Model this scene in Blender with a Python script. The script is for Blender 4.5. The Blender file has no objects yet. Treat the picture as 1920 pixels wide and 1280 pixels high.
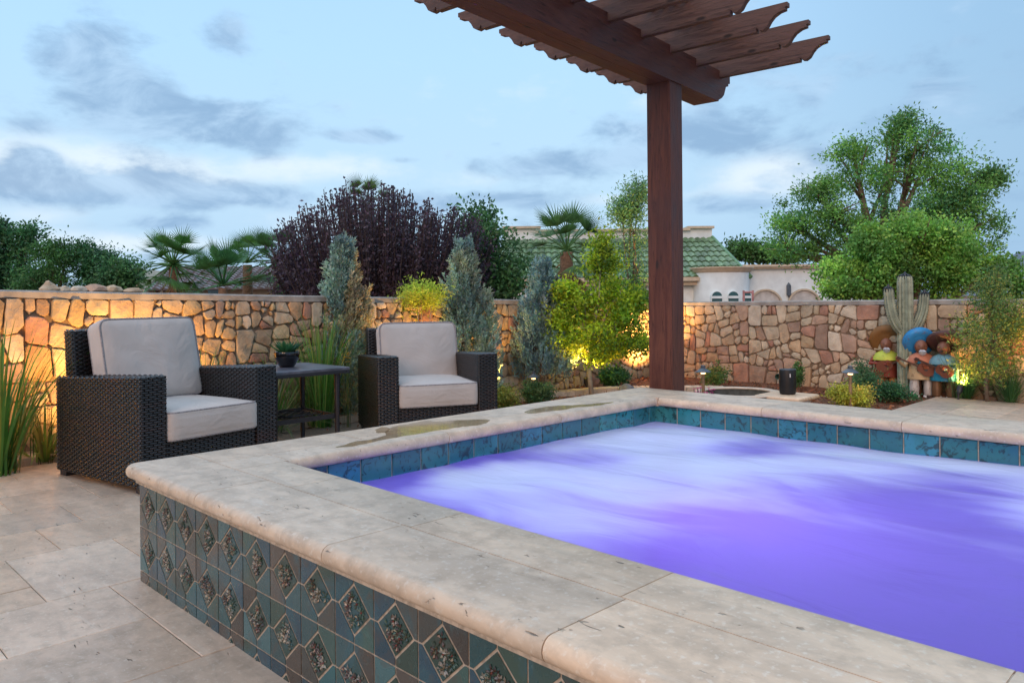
import bpy, bmesh, math, random
import numpy as np
from mathutils import Vector, Matrix, Euler, noise
random.seed(7); RG = np.random.default_rng(7)
PI = math.pi; R2 = math.sqrt(.5)
scene = bpy.context.scene
COL = scene.collection

# ------------------------------------------------------------------ camera
CAM_H = 1.05; FPX = 1445.0; ROLL = math.radians(.53)
cam = bpy.data.cameras.new('camera'); camo = bpy.data.objects.new('camera', cam); COL.objects.link(camo)
cam.sensor_width = 36; cam.lens = 36 * FPX / 1920
cam.shift_y = -(640 - 559.5) / 1920
cam.clip_start = .05; cam.clip_end = 5000
camo.matrix_world = Matrix.Translation((0, 0, CAM_H)) @ Matrix.Rotation(math.radians(45), 4, 'Z') @ Matrix.Rotation(PI / 2, 4, 'X') @ Matrix.Rotation(-ROLL, 4, 'Z')
scene.camera = camo
scene.view_settings.view_transform = 'Standard'; scene.view_settings.look = 'None'
scene.view_settings.exposure = 0.15; scene.view_settings.gamma = 1
scene.cycles.use_denoising = True
scene.cycles.max_bounces = 8; scene.cycles.transparent_max_bounces = 8
scene.cycles.sample_clamp_indirect = 4
scene.cycles.sample_clamp_direct = 0

VR = Vector((R2, R2, 0)); VF = Vector((-R2, R2, 0))
def at(px, py, dep):
    """point seen at photo pixel px,py at a depth of dep metres in front of the camera"""
    a = (px - 960) / FPX; b = (559.5 - py) / FPX
    c, s = math.cos(ROLL), math.sin(ROLL)
    return Vector((0, 0, CAM_H)) + dep * ((a * c + b * s) * VR + Vector((0, 0, b * c - a * s)) + VF)
def atz(px, py, z):
    d = at(px, py, 1) - Vector((0, 0, CAM_H))
    return Vector((0, 0, CAM_H)) + d * ((z - CAM_H) / d.z)
def foot(px, dep, z=0.0):
    p = at(px, 560, dep); p.z = z; return p

# ------------------------------------------------------------------ world
def build_world():
    w = bpy.data.worlds.new("World"); scene.world = w; w.use_nodes = True
    nt = w.node_tree; N = nt.nodes; L = nt.links; N.clear()
    def nd(t, **k):
        n = N.new(t)
        for a, b in k.items(): setattr(n, a, b)
        return n
    def mth(op, a, b=None, c=None, clamp=False):
        n = nd('ShaderNodeMath', operation=op, use_clamp=clamp)
        for i, v in enumerate((a, b, c)):
            if v is None: continue
            if isinstance(v, (int, float)): n.inputs[i].default_value = v
            else: L.new(v, n.inputs[i])
        return n.outputs[0]
    def mix(f, a, b):
        n = nd('ShaderNodeMix', data_type='RGBA')
        for i, v in ((0, f), (6, a), (7, b)):
            if isinstance(v, (int, float)): n.inputs[i].default_value = v
            elif isinstance(v, tuple): n.inputs[i].default_value = (*v, 1)
            else: L.new(v, n.inputs[i])
        return n.outputs[2]
    tc = nd('ShaderNodeTexCoord'); d = tc.outputs['Generated']
    def dot(vec):
        n = nd('ShaderNodeVectorMath', operation='DOT_PRODUCT'); L.new(d, n.inputs[0]); n.inputs[1].default_value = vec; return n.outputs['Value']
    az = mth('ARCTAN2', dot((R2, R2, 0)), dot((-R2, R2, 0)))
    el = mth('ARCSINE', dot((0, 0, 1)))
    cmb = nd('ShaderNodeCombineXYZ'); L.new(az, cmb.inputs[0]); L.new(el, cmb.inputs[1]); ae = cmb.outputs[0]
    # small warp so cloud edges billow
    st = nd('ShaderNodeVectorMath', operation='MULTIPLY'); L.new(ae, st.inputs[0]); st.inputs[1].default_value = (1, 2.0, 1)
    nz = nd('ShaderNodeTexNoise'); nz.inputs['Scale'].default_value = 5.5; nz.inputs['Detail'].default_value = 8; nz.inputs['Roughness'].default_value = .56; nz.inputs['Distortion'].default_value = .25
    L.new(st.outputs[0], nz.inputs['Vector'])
    nz2 = nd('ShaderNodeTexNoise'); nz2.inputs['Scale'].default_value = 15; nz2.inputs['Detail'].default_value = 6; nz2.inputs['Roughness'].default_value = .6
    L.new(st.outputs[0], nz2.inputs['Vector'])
    def field(blobs):
        tot = None
        for (px, py, rx, ry, s) in blobs:
            A = math.atan((px - 960) / FPX); E = math.atan((559.5 - py) / FPX * math.cos(A))
            sb = nd('ShaderNodeVectorMath', operation='SUBTRACT'); L.new(ae, sb.inputs[0]); sb.inputs[1].default_value = (A, E, 0)
            k = math.cos(A)**2
            ml = nd('ShaderNodeVectorMath', operation='MULTIPLY'); L.new(sb.outputs[0], ml.inputs[0]); ml.inputs[1].default_value = (FPX / rx / k, FPX / ry, 0)
            dt = nd('ShaderNodeVectorMath', operation='DOT_PRODUCT'); L.new(ml.outputs[0], dt.inputs[0]); L.new(ml.outputs[0], dt.inputs[1])
            g = mth('MULTIPLY', mth('POWER', 2.718, mth('MULTIPLY', dt.outputs['Value'], -1.0)), s)
            tot = g if tot is None else mth('ADD', tot, g)
        return tot
    def sstep(v, a, b):
        n = nd('ShaderNodeMapRange', interpolation_type='SMOOTHSTEP'); L.new(v, n.inputs[0]); n.inputs[1].default_value = a; n.inputs[2].default_value = b; return n.outputs[0]
    grey = field([(185, 100, 125, 95, .9), (430, 60, 55, 35, .6), (250, 195, 90, 45, .6), (410, 225, 150, 55, 1.0), (500, 265, 60, 30, .5), (70, 283, 60, 18, .8),
                  (170, 352, 200, 33, 1.2), (60, 325, 80, 20, .6), (330, 372, 70, 18, .6), (520, 362, 120, 24, .9), (285, 412, 50, 14, .8), (365, 415, 40, 14, .7), (60, 225, 90, 20, .5), (150, 415, 130, 20, .45),
                  (680, 256, 80, 13, .8), (760, 298, 50, 9, .6), (790, 375, 90, 30, .8), (1070, 310, 170, 30, 1.0), (1140, 240, 80, 35, .6), (1000, 375, 150, 20, .7), (930, 270, 30, 10, .5), (400, 470, 240, 22, .55), (1350, 385, 120, 20, .8),
                  (960, 420, 120, 16, .4), (1330, 250, 140, 50, .45), (1650, 150, 420, 330, .45)])
    n1 = mth('MULTIPLY', mth('SUBTRACT', nz.outputs[0], .5), 2.1)
    n2 = mth('MULTIPLY', mth('SUBTRACT', nz2.outputs[0], .5), 1.15)
    gm = sstep(mth('ADD', mth('ADD', grey, n1), n2), .24, .80)
    white = field([(100, 300, 200, 60, .8), (330, 330, 330, 50, .6), (250, 450, 230, 20, 1.1), (80, 400, 120, 20, .6), (620, 310, 200, 30, .7), (1440, 335, 110, 45, 1.3), (1180, 375, 160, 16, .7), (1250, 190, 90, 40, .5), (880, 340, 90, 18, .5), (640, 420, 150, 20, .6), (950, 180, 300, 80, .25)])
    wm = sstep(mth('ADD', mth('ADD', white, mth('MULTIPLY', n1, .6)), n2), .2, 1.1)
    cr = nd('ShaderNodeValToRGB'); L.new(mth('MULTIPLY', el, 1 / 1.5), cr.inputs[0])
    e = cr.color_ramp.elements; e[0].position = 0.0; e[0].color = (.40, .58, .78, 1); e[1].position = 1; e[1].color = (1.35, 1.5, 1.75, 1)  # overhead end, outside the view, made brighter to add light on the surfaces
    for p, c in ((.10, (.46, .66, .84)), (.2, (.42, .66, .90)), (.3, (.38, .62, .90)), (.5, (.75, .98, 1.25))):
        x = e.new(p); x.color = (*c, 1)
    sky = nd('ShaderNodeTexSky', sky_type='NISHITA'); sky.sun_disc = False; sky.sun_elevation = math.radians(12); sky.sun_rotation = math.radians(200)
    sk = nd('ShaderNodeVectorMath', operation='SCALE'); L.new(sky.outputs[0], sk.inputs[0]); sk.inputs['Scale'].default_value = .10
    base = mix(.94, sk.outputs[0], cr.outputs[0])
    # the right hand side of the sky is a duller blue
    rt = sstep(az, .1, .62)
    base = mix(mth('MULTIPLY', rt, .62), base, (.22, .38, .57))
    c1 = mix(mth('MULTIPLY', wm, .75), base, (.72, .80, .86))
    nz3 = nd('ShaderNodeTexNoise'); nz3.inputs['Scale'].default_value = 9; nz3.inputs['Detail'].default_value = 9; nz3.inputs['Roughness'].default_value = .62; nz3.inputs['Distortion'].default_value = .6; L.new(st.outputs[0], nz3.inputs['Vector'])
    cc_ = mix(sstep(nz3.outputs[0], .36, .66), (.22, .36, .55), (.40, .57, .76))
    c2 = mix(mth('MULTIPLY', gm, .84), c1, cc_)
    up = sstep(el, -.02, 0.0)
    fin = mix(up, (.16, .15, .14), c2)
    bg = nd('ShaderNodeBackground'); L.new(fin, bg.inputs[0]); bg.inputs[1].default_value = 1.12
    o = nd('ShaderNodeOutputWorld'); L.new(bg.outputs[0], o.inputs[0])
build_world()
sun = bpy.data.lights.new('sun', 'SUN'); sun.energy = 1.1; sun.angle = math.radians(30); sun.color = (1, .55, .30)
suno = bpy.data.objects.new('sun', sun); COL.objects.link(suno); suno.rotation_euler = (math.radians(70), 0, math.radians(30))

# ------------------------------------------------------------------ materials
def newmat(name):
    m = bpy.data.materials.new(name); m.use_nodes = True
    nt = m.node_tree; nt.nodes.clear()
    return m, nt
class NT:
    def __init__(s, name):
        s.m, s.nt = newmat(name); s.N = s.nt.nodes; s.L = s.nt.links
        s.out = s.N.new('ShaderNodeOutputMaterial'); s.tc = s.N.new('ShaderNodeTexCoord')
    def nd(s, t, **k):
        n = s.N.new(t)
        for a, b in k.items(): setattr(n, a, b)
        return n
    def set(s, sock, v):
        if v is None: return
        if isinstance(v, (int, float)): sock.default_value = v
        elif isinstance(v, (tuple, list)):
            sock.default_value = (*v, 1) if len(v) == 3 and sock.type == 'RGBA' else v
        else: s.L.new(v, sock)
    def mth(s, op, a, b=None, clamp=False):
        n = s.nd('ShaderNodeMath', operation=op, use_clamp=clamp); s.set(n.inputs[0], a); s.set(n.inputs[1], b); return n.outputs[0]
    def mix(s, f, a, b, bt='MIX'):
        n = s.nd('ShaderNodeMix', data_type='RGBA', blend_type=bt); s.set(n.inputs[0], f); s.set(n.inputs[6], a); s.set(n.inputs[7], b); return n.outputs[2]
    def ss(s, v, a, b, c=0., d=1.):
        n = s.nd('ShaderNodeMapRange', interpolation_type='SMOOTHSTEP'); s.set(n.inputs[0], v); n.inputs[1].default_value = a; n.inputs[2].default_value = b
        n.inputs[3].default_value = c; n.inputs[4].default_value = d; return n.outputs[0]
    def vec(s, scale=(1, 1, 1), kind='Object'):
        mp = s.nd('ShaderNodeMapping'); s.L.new(s.tc.outputs[kind], mp.inputs[0]); mp.inputs['Scale'].default_value = scale; return mp.outputs[0]
    def noise(s, sc, det=4, rough=.55, v=None, dist=0):
        n = s.nd('ShaderNodeTexNoise'); n.inputs['Scale'].default_value = sc; n.inputs['Detail'].default_value = det; n.inputs['Roughness'].default_value = rough; n.inputs['Distortion'].default_value = dist
        s.L.new(v if v is not None else s.tc.outputs['Object'], n.inputs['Vector']); return n.outputs[0]
    def voro(s, sc, v=None, feat='F1', out='Distance'):
        n = s.nd('ShaderNodeTexVoronoi', feature=feat); n.inputs['Scale'].default_value = sc
        s.L.new(v if v is not None else s.tc.outputs['Object'], n.inputs['Vector']); return n.outputs[out]
    def attr(s, name='Col'):
        n = s.nd('ShaderNodeAttribute'); n.attribute_name = name; return n.outputs['Color']
    def bump(s, h, st=.5, dist=.01, nrm=None):
        n = s.nd('ShaderNodeBump'); s.set(n.inputs['Height'], h); n.inputs['Strength'].default_value = st; n.inputs['Distance'].default_value = dist
        if nrm is not None: s.L.new(nrm, n.inputs['Normal'])
        return n.outputs[0]
    def pbr(s, col, rough=.6, nrm=None, spec=.5, metal=0, coat=0, **k):
        p = s.nd('ShaderNodeBsdfPrincipled'); s.set(p.inputs['Base Color'], col); s.set(p.inputs['Roughness'], rough)
        s.set(p.inputs['Specular IOR Level'], spec); s.set(p.inputs['Metallic'], metal); s.set(p.inputs['Coat Weight'], coat)
        if nrm is not None: s.L.new(nrm, p.inputs['Normal'])
        for a, b in k.items(): s.set(p.inputs[a.replace('_', ' ')], b)
        return p.outputs[0]
    def done(s, sh): s.L.new(sh, s.out.inputs[0]); return s.m

def m_plain(name, col, rough=.5, metal=0, spec=.5, ns=25, var=.25, bump=.15, bd=.003, coat=0):
    t = NT(name); n = t.noise(ns, 5)
    c = t.mix(t.ss(n, .3, .7), tuple(x * (1 - var) for x in col), tuple(min(1, x * (1 + var)) for x in col))
    return t.done(t.pbr(c, rough, t.bump(n, bump, bd), spec, metal, coat))
def m_travertine(name, base, wet=0, rough=.42):
    t = NT(name); a = t.attr()
    v = t.vec((1, 2.6, 2.6)); n = t.noise(3.2, 7, .62, v, .6); n2 = t.noise(14, 5, .6); n4 = t.noise(70, 3, .6)
    c = t.mix(t.ss(n, .3, .72), tuple(x * .80 for x in base), tuple(min(1, x * 1.14) for x in base))
    c = t.mix(t.ss(n2, .42, .7, 0, .55), c, (.40, .31, .23)); vn = t.noise(2.6, 6, .7, t.vec((1.2, 7, 7)), 1.5); c = t.mix(t.ss(vn, .55, .72, 0, .35), c, (.74, .67, .58))
    c = t.mix(t.ss(n4, .54, .72, 0, .55), c, (.78, .70, .60))
    c = t.mix(1.0, c, a, 'MULTIPLY')
    # pits in clusters, stretched along the vein
    pv = t.noise(46, 2, .5, t.vec((.6, 1.5, 1.5)), .6); cl = t.noise(5.5, 3, .6, v, .3)
    pit = t.mth('MULTIPLY', t.ss(pv, .65, .70), t.ss(cl, .53, .66))
    pv2 = t.noise(15, 3, .55, t.vec((.5, 1.8, 1.8)), .8); cl2 = t.noise(2.3, 2)
    pit2 = t.mth('MULTIPLY', t.ss(pv2, .73, .76), t.ss(cl2, .47, .56))
    p = t.mth('MAXIMUM', pit, pit2)
    c = t.mix(t.mth('MULTIPLY', p, .72), c, (.10, .075, .055))
    b1 = t.bump(t.mth('ADD', n4, t.mth('MULTIPLY', n2, 2)), .22, .003)
    b = t.bump(t.mth('MULTIPLY', p, -1), .8, .008, b1)
    r = t.ss(n2, .2, .8, rough - .1, rough + .15)
    return t.done(t.pbr(c, r, b, .5))
def m_leaf(name, trans=.35, rough=.5, varn=1.2):
    t = NT(name); a = t.attr(); n = t.noise(varn, 3)
    c = t.mix(1.0, a, t.mix(t.ss(n, .3, .7), (.72, .74, .8), (1.25, 1.2, 1.0)), 'MULTIPLY')
    p = t.pbr(c, rough, spec=.35)
    tr = t.nd('ShaderNodeBsdfTranslucent'); t.L.new(c, tr.inputs[0])
    mx = t.nd('ShaderNodeMixShader'); mx.inputs[0].default_value = trans; t.L.new(p, mx.inputs[1]); t.L.new(tr.outputs[0], mx.inputs[2])
    return t.done(mx.outputs[0])
def m_wood(name, c1, c2, axis=1, sc=1.0):
    t = NT(name); s = [9 * sc] * 3; s[axis] = .9 * sc
    v = t.vec(tuple(s)); n = t.noise(2.2, 7, .65, v, 1.3); n2 = t.noise(9, 4, .6, v, .5); big = t.noise(1.4, 3)
    c = t.mix(t.ss(n, .3, .7), c1, c2)
    c = t.mix(t.ss(n2, .52, .74, 0, .7), c, tuple(x * .28 for x in c1))
    c = t.mix(t.ss(big, .45, .7, 0, .45), c, (.060, .042, .046))
    kn = t.voro(2.6, t.vec(tuple(3.0 if i != axis else 1.1 for i in range(3)))); c = t.mix(t.ss(kn, .05, .13, .8, 0), c, (.012, .008, .007))
    b = t.bump(t.mth('ADD', n, t.mth('MULTIPLY', n2, .7)), .55, .006)
    return t.done(t.pbr(c, t.ss(n, .2, .8, .48, .72), b, .4))
def m_stone():
    t = NT('wall_stone'); a = t.attr(); n = t.noise(7, 7, .65); n2 = t.noise(38, 5, .65); n3 = t.noise(2.2, 3)
    c = t.mix(1.0, a, t.mix(t.ss(n, .28, .72), (.74, .70, .66), (1.18, 1.14, 1.08)), 'MULTIPLY')
    c = t.mix(t.ss(n2, .56, .8, 0, .45), c, (.12, .08, .06))
    c = t.mix(t.ss(n3, .5, .75, 0, .22), c, (.42, .24, .14))
    b = t.bump(n, .8, .03); b = t.bump(n2, .55, .008, b)
    return t.done(t.pbr(c, .85, b, .25))
def m_tile(name, rough=.16, fade=1.0):
    t = NT(name); a = t.attr(); n = t.noise(13, 6, .6, None, 1.2); n2 = t.noise(6, 4, .6, None, .8); n3 = t.noise(55, 4, .6)
    c = t.mix(t.ss(n2, .47, .66, 0, .75 * fade), a, (.018, .085, .11)); c = t.mix(t.ss(n, .52, .72, 0, .6 * fade), c, (.075, .052, .038))
    c = t.mix(t.ss(n3, .58, .75, 0, .4), c, (.10, .20, .19))
    b = t.bump(t.mth('ADD', n, n3), .3, .0025)
    return t.done(t.pbr(c, t.ss(n, .3, .7, rough, rough + .2), b, .5, coat=.4, Coat_Roughness=.12))
MT = {}
MT['trav'] = m_travertine('travertine', (.70, .53, .38))
MT['trav_deck'] = m_travertine('deck_travertine', (.66, .50, .375), rough=.38)
MT['grout'] = m_plain('grout', (.46, .375, .29), .9, ns=60)
MT['grout_dark'] = m_plain('joint_sand', (.16, .12, .085), .95, ns=60)
MT['stone'] = m_stone()
MT['joint'] = m_plain('dark_joint', (.22, .155, .105), .95)
MT['concrete'] = m_plain('concrete_cap', (.33, .30, .27), .85, ns=9, var=.22, bump=.5, bd=.01)
MT['tile'] = m_tile('glazed_tile'); 
def m_vcol(name, rough=.5, spec=.5, coat=0, metal=0, ns=30, var=.2, bump=.2):
    t = NT(name); a = t.attr(); n = t.noise(ns, 4)
    c = t.mix(1.0, a, t.mix(t.ss(n, .3, .7), (1 - var,) * 3, (1 + var,) * 3), 'MULTIPLY')
    return t.done(t.pbr(c, rough, t.bump(n, bump, .002), spec, metal, coat))
MT['relief'] = m_vcol('relief_glaze', .3, coat=.4)
def m_watertile():
    t = NT('waterline_tile'); a = t.attr(); n = t.noise(20, 6, .62, None, 1.5); n2 = t.noise(7, 4)
    c = t.mix(t.ss(n2, .4, .65, 0, .7), a, (.02, .17, .18)); c = t.mix(t.ss(n, .52, .62, 0, .85), c, (.010, .03, .035)); c = t.mix(t.ss(n, .2, .38, .5, 0), c, (.08, .30, .42))
    return t.done(t.pbr(c, .15, t.bump(n, .2, .002), .5, coat=.5))
MT['wtile'] = m_watertile()
MT['plaster'] = m_plain('pool_plaster', (.75, .75, .82), .8)
def m_wicker():
    t = NT('wicker'); a = t.attr(); n = t.noise(4.0, 3); n2 = t.noise(160, 2)
    c = t.mix(t.ss(n, .42, .68), a, t.mix(1.0, a, (1.8, 1.0, .9), 'MULTIPLY'))
    return t.done(t.pbr(c, t.ss(n2, .3, .7, .20, .36), t.bump(n2, .25, .001), .8))
MT['wicker'] = m_wicker()
MT['wicker_core'] = m_plain('wicker_core', (.008, .006, .005), .8)
def m_fabric():
    t = NT('cushion_fabric'); v = t.vec((1, 1, 1)); w1 = t.noise(380, 2, .5, t.vec((1, .25, 1))); w2 = t.noise(380, 2, .5, t.vec((.25, 1, .25))); big = t.noise(3, 3); wr = t.noise(5.5, 3, .5, t.vec((1, 1, 2.2)), 1.6)
    c = t.mix(t.ss(big, .3, .7), (.50, .44, .40), (.58, .51, .465))
    b = t.bump(wr, .32, .03); b = t.bump(t.mth('ADD', w1, w2), .3, .001, b)
    return t.done(t.pbr(c, .9, b, .2, Sheen_Weight=.25))
MT['fabric'] = m_fabric()
MT['piping'] = m_plain('cushion_piping', (.30, .27, .27), .85, ns=90)
MT['blackmetal'] = m_plain('black_metal', (.018, .017, .022), .38, 0, .5, ns=60)
MT['blackplastic'] = m_plain('black_plastic', (.006, .006, .008), .5)
MT['ceramic'] = m_plain('black_ceramic', (.005, .005, .006), .12, coat=.6)
MT['greymetal'] = m_plain('grey_metal', (.10, .12, .14), .45, .3)
MT['brass'] = m_plain('weathered_bronze', (.33, .22, .12), .5, .4)
MT['wood'] = m_wood('stained_beam_wood', (.078, .020, .013), (.14, .048, .031), 1)
MT['wood_x'] = m_wood('stained_rafter_wood', (.068, .030, .022), (.15, .078, .056), 0)
MT['wood_z'] = m_wood('stained_post_wood', (.078, .020, .013), (.15, .050, .030), 2)
MT['leaf'] = m_leaf('foliage'); MT['leaf_s'] = m_leaf('soft_foliage', .45, .6, 3.0)
MT['needle'] = m_leaf('cypress_foliage', .2, .7, 4.0)
MT['blade'] = m_leaf('blade_foliage', .3, .35, 3.0)
MT['bark'] = m_plain('bark', (.17, .12, .085), .9, ns=14, bump=.7, bd=.02)
MT['palebark'] = m_plain('pale_bark', (.46, .38, .27), .8, ns=14, bump=.4, bd=.01)
MT['stucco'] = m_plain('white_stucco', (.74, .81, .80), .9, ns=3, var=.06, bump=.2)
MT['trim'] = m_plain('cream_trim', (.56, .46, .33), .8, ns=6, var=.1)
MT['beige'] = m_plain('beige_stucco', (.50, .42, .31), .9, ns=3, var=.08)
MT['greentile'] = m_vcol('green_roof_tile', .35, coat=.2, ns=5, var=.25)
MT['greytile'] = m_vcol('grey_roof_tile', .8, ns=4, var=.2)
MT['glass'] = m_plain('window_glass', (.03, .09, .09), .08, spec=.8)
MT['hill'] = m_plain('hill_rock', (.13, .15, .19), .95, ns=.02)
MT['puddle'] = None
def m_emit(name, col, s):
    t = NT(name); e = t.nd('ShaderNodeEmission'); e.inputs[0].default_value = (*col, 1); e.inputs[1].default_value = s; return t.done(e.outputs[0])
MT['lampglow'] = m_emit('lamp_glow', (1, .62, .25), 6)
def m_mulch():
    t = NT('mulch_ground'); v = t.voro(42, t.vec((1, 1.8, 1)), out='Color'); d = t.voro(42, t.vec((1, 1.8, 1))); n = t.noise(2, 4)
    sx = t.nd('ShaderNodeSeparateColor'); t.L.new(v, sx.inputs[0])
    c = t.mix(sx.outputs[0], (.08, .035, .02), (.30, .13, .07)); c = t.mix(t.ss(n, .4, .7, 0, .5), c, (.20, .12, .08))
    return t.done(t.pbr(c, .95, t.bump(d, 1, .02), .2))
MT['mulch'] = m_mulch()
def m_metalpaint():
    t = NT('rusty_painted_metal'); a = t.attr(); n = t.noise(16, 6, .65); n2 = t.noise(55, 4)
    c = t.mix(t.ss(n, .55, .70, 0, .6), a, (.20, .07, .03)); c = t.mix(t.ss(n2, .6, .75, 0, .6), c, (.05, .02, .012))
    return t.done(t.pbr(c, .5, t.bump(n, .4, .004), .5, .25))
MT['rust'] = m_metalpaint()

# ------------------------------------------------------------------ object helpers
def tag(o, label=None, cat=None, group=None, kind=None):
    if label: o['label'] = label
    if cat: o['category'] = cat
    if group: o['group'] = group
    if kind: o['kind'] = kind
    return o
def thing(name, label, cat, loc=(0, 0, 0), rz=0, group=None):
    o = bpy.data.objects.new(name, None); o.empty_display_size = .1; COL.objects.link(o); o.location = loc; o.rotation_euler = (0, 0, rz)
    return tag(o, label, cat, group)
def copy_tree(o, parent=None):
    c = o.copy(); COL.objects.link(c); c.parent = parent
    for ch in list(o.children): copy_tree(ch, c)
    return c
class MB:
    """collects faces; build() links them as ONE mesh object"""
    def __init__(s): s.v = []; s.f = []; s.c = []; s.col = (1, 1, 1)
    def face(s, pts, col=None):
        i = len(s.v); s.v += [tuple(p) for p in pts]; s.f.append(tuple(range(i, i + len(pts)))); s.c.append(col or s.col)
    def add(s, vs, fs, col=None):
        i = len(s.v); s.v += [tuple(p) for p in vs]; s.f += [tuple(i + k for k in f) for f in fs]; s.c += [col or s.col] * len(fs)
    def box(s, c, d, col=None, M=None, bev=0):
        x, y, z = c; a, b, e = d[0] / 2, d[1] / 2, d[2] / 2
        if bev <= 0:
            vs = [Vector((i * a, j * b, k * e)) for k in (-1, 1) for j in (-1, 1) for i in (-1, 1)]
            fs = [(0, 2, 3, 1), (4, 5, 7, 6), (0, 1, 5, 4), (2, 6, 7, 3), (0, 4, 6, 2), (1, 3, 7, 5)]
        else:
            bm = bmesh.new(); bmesh.ops.create_cube(bm, size=1)
            for v in bm.verts: v.co = Vector((v.co.x * 2 * a, v.co.y * 2 * b, v.co.z * 2 * e))
            bmesh.ops.bevel(bm, geom=bm.edges[:], offset=bev, segments=2, affect='EDGES', profile=.6)
            bm.verts.index_update(); vs = [v.co.copy() for v in bm.verts]; fs = [tuple(v.index for v in f.verts) for f in bm.faces]; bm.free()
        if M is not None: vs = [M @ v for v in vs]
        s.add([v + Vector(c) for v in vs], fs, col)
    def tube(s, pts, rads, n=8, col=None, cap=True):
        pts = [Vector(p) for p in pts]; rads = rads if isinstance(rads, (list, tuple)) else [rads] * len(pts)
        vs = []; up = Vector((0, 0, 1)); prev = None
        for i, p in enumerate(pts):
            t = (pts[min(i + 1, len(pts) - 1)] - pts[max(i - 1, 0)])
            if t.length < 1e-9: t = up.copy()
            t.normalize()
            if prev is None:
                a = t.cross(up if abs(t.z) < .95 else Vector((1, 0, 0))).normalized()
            else:
                a = (prev - t * prev.dot(t)).normalized()
            prev = a; b = t.cross(a)
            for k in range(n):
                w = 2 * PI * k / n; vs.append(p + (a * math.cos(w) + b * math.sin(w)) * rads[i])
        fs = []
        for i in range(len(pts) - 1):
            for k in range(n): fs.append((i * n + k, i * n + (k + 1) % n, (i + 1) * n + (k + 1) % n, (i + 1) * n + k))
        if cap: fs.append(tuple(range(n))[::-1]); fs.append(tuple((len(pts) - 1) * n + k for k in range(n)))
        s.add(vs, fs, col)
    def lathe(s, prof, c=(0, 0, 0), n=24, col=None, M=None, ring=False):
        if ring: prof = list(prof) + [prof[0]]
        vs = []; fs = []
        for r, z in prof:
            for k in range(n):
                w = 2 * PI * k / n; vs.append(Vector((r * math.cos(w), r * math.sin(w), z)))
        if M is not None: vs = [M @ v for v in vs]
        vs = [v + Vector(c) for v in vs]
        for i in range(len(prof) - 1):
            for k in range(n): fs.append((i * n + k, i * n + (k + 1) % n, (i + 1) * n + (k + 1) % n, (i + 1) * n + k))
        if prof[0][0] > 1e-4 and not ring: fs.append(tuple(range(n))[::-1])
        if prof[-1][0] > 1e-4 and not ring: fs.append(tuple((len(prof) - 1) * n + k for k in range(n)))
        s.add(vs, fs, col)
    def prism(s, poly, ax, w0, w1, col=None):
        """extrude a 2D polygon along axis ax (0=x: poly is (y,z), 1=y: poly is (x,z), 2=z: poly is (x,y))"""
        def p3(p, w): return {0: (w, p[0], p[1]), 1: (p[0], w, p[1]), 2: (p[0], p[1], w)}[ax]
        n = len(poly); vs = [p3(p, w0) for p in poly] + [p3(p, w1) for p in poly]
        fs = [tuple(range(n))[::-1], tuple(range(n, 2 * n))] + [(i, (i + 1) % n, n + (i + 1) % n, n + i) for i in range(n)]
        s.add(vs, fs, col)
    def build(s, name, mat, parent=None, smooth=False, org=None, recalc=True, angle=None):
        me = bpy.data.meshes.new(name)
        vs = s.v if org is None else [(a - org[0], b - org[1], c - org[2]) for a, b, c in s.v]
        me.from_pydata(vs, [], s.f)
        at_ = me.color_attributes.new('Col', 'FLOAT_COLOR', 'CORNER')
        cc = np.array(s.c, dtype=np.float32).reshape(-1, 3); ln = np.array([len(f) for f in s.f])
        cc = np.repeat(cc, ln, axis=0); at_.data.foreach_set('color', np.hstack([cc, np.ones((len(cc), 1), np.float32)]).ravel())
        if recalc:
            bm = bmesh.new(); bm.from_mesh(me); bmesh.ops.remove_doubles(bm, verts=bm.verts, dist=1e-5) if smooth else None
            bmesh.ops.recalc_face_normals(bm, faces=bm.faces); bm.to_mesh(me); bm.free()
        if smooth:
            me.polygons.foreach_set('use_smooth', [True] * len(me.polygons))
            if angle: me.set_sharp_from_angle(angle=math.radians(angle))
        me.materials.append(mat); o = bpy.data.objects.new(name, me); COL.objects.link(o)
        if parent is not None: o.parent = parent
        return o
def np_mesh(name, V, F, C, mat, parent=None, org=None, smooth=False):
    """V (n,3), F (m,k) all faces same size, C (m,3)"""
    V = np.asarray(V, np.float32)
    if org is not None: V = V - np.array(org, np.float32)
    me = bpy.data.meshes.new(name); m, k = F.shape
    me.vertices.add(len(V)); me.vertices.foreach_set('co', V.ravel())
    me.loops.add(m * k); me.loops.foreach_set('vertex_index', F.astype(np.int32).ravel())
    me.polygons.add(m); me.polygons.foreach_set('loop_start', np.arange(0, m * k, k, dtype=np.int32)); me.polygons.foreach_set('loop_total', np.full(m, k, np.int32))
    me.update(calc_edges=True)
    a = me.color_attributes.new('Col', 'FLOAT_COLOR', 'CORNER')
    cc = np.repeat(np.asarray(C, np.float32), k, axis=0); a.data.foreach_set('color', np.hstack([cc, np.ones((len(cc), 1), np.float32)]).ravel())
    if smooth: me.polygons.foreach_set('use_smooth', [True] * m)
    me.materials.append(mat); o = bpy.data.objects.new(name, me); COL.objects.link(o)
    if parent is not None: o.parent = parent
    return o
def unit(a): return a / np.maximum(np.linalg.norm(a, axis=1, keepdims=True), 1e-9)
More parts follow.
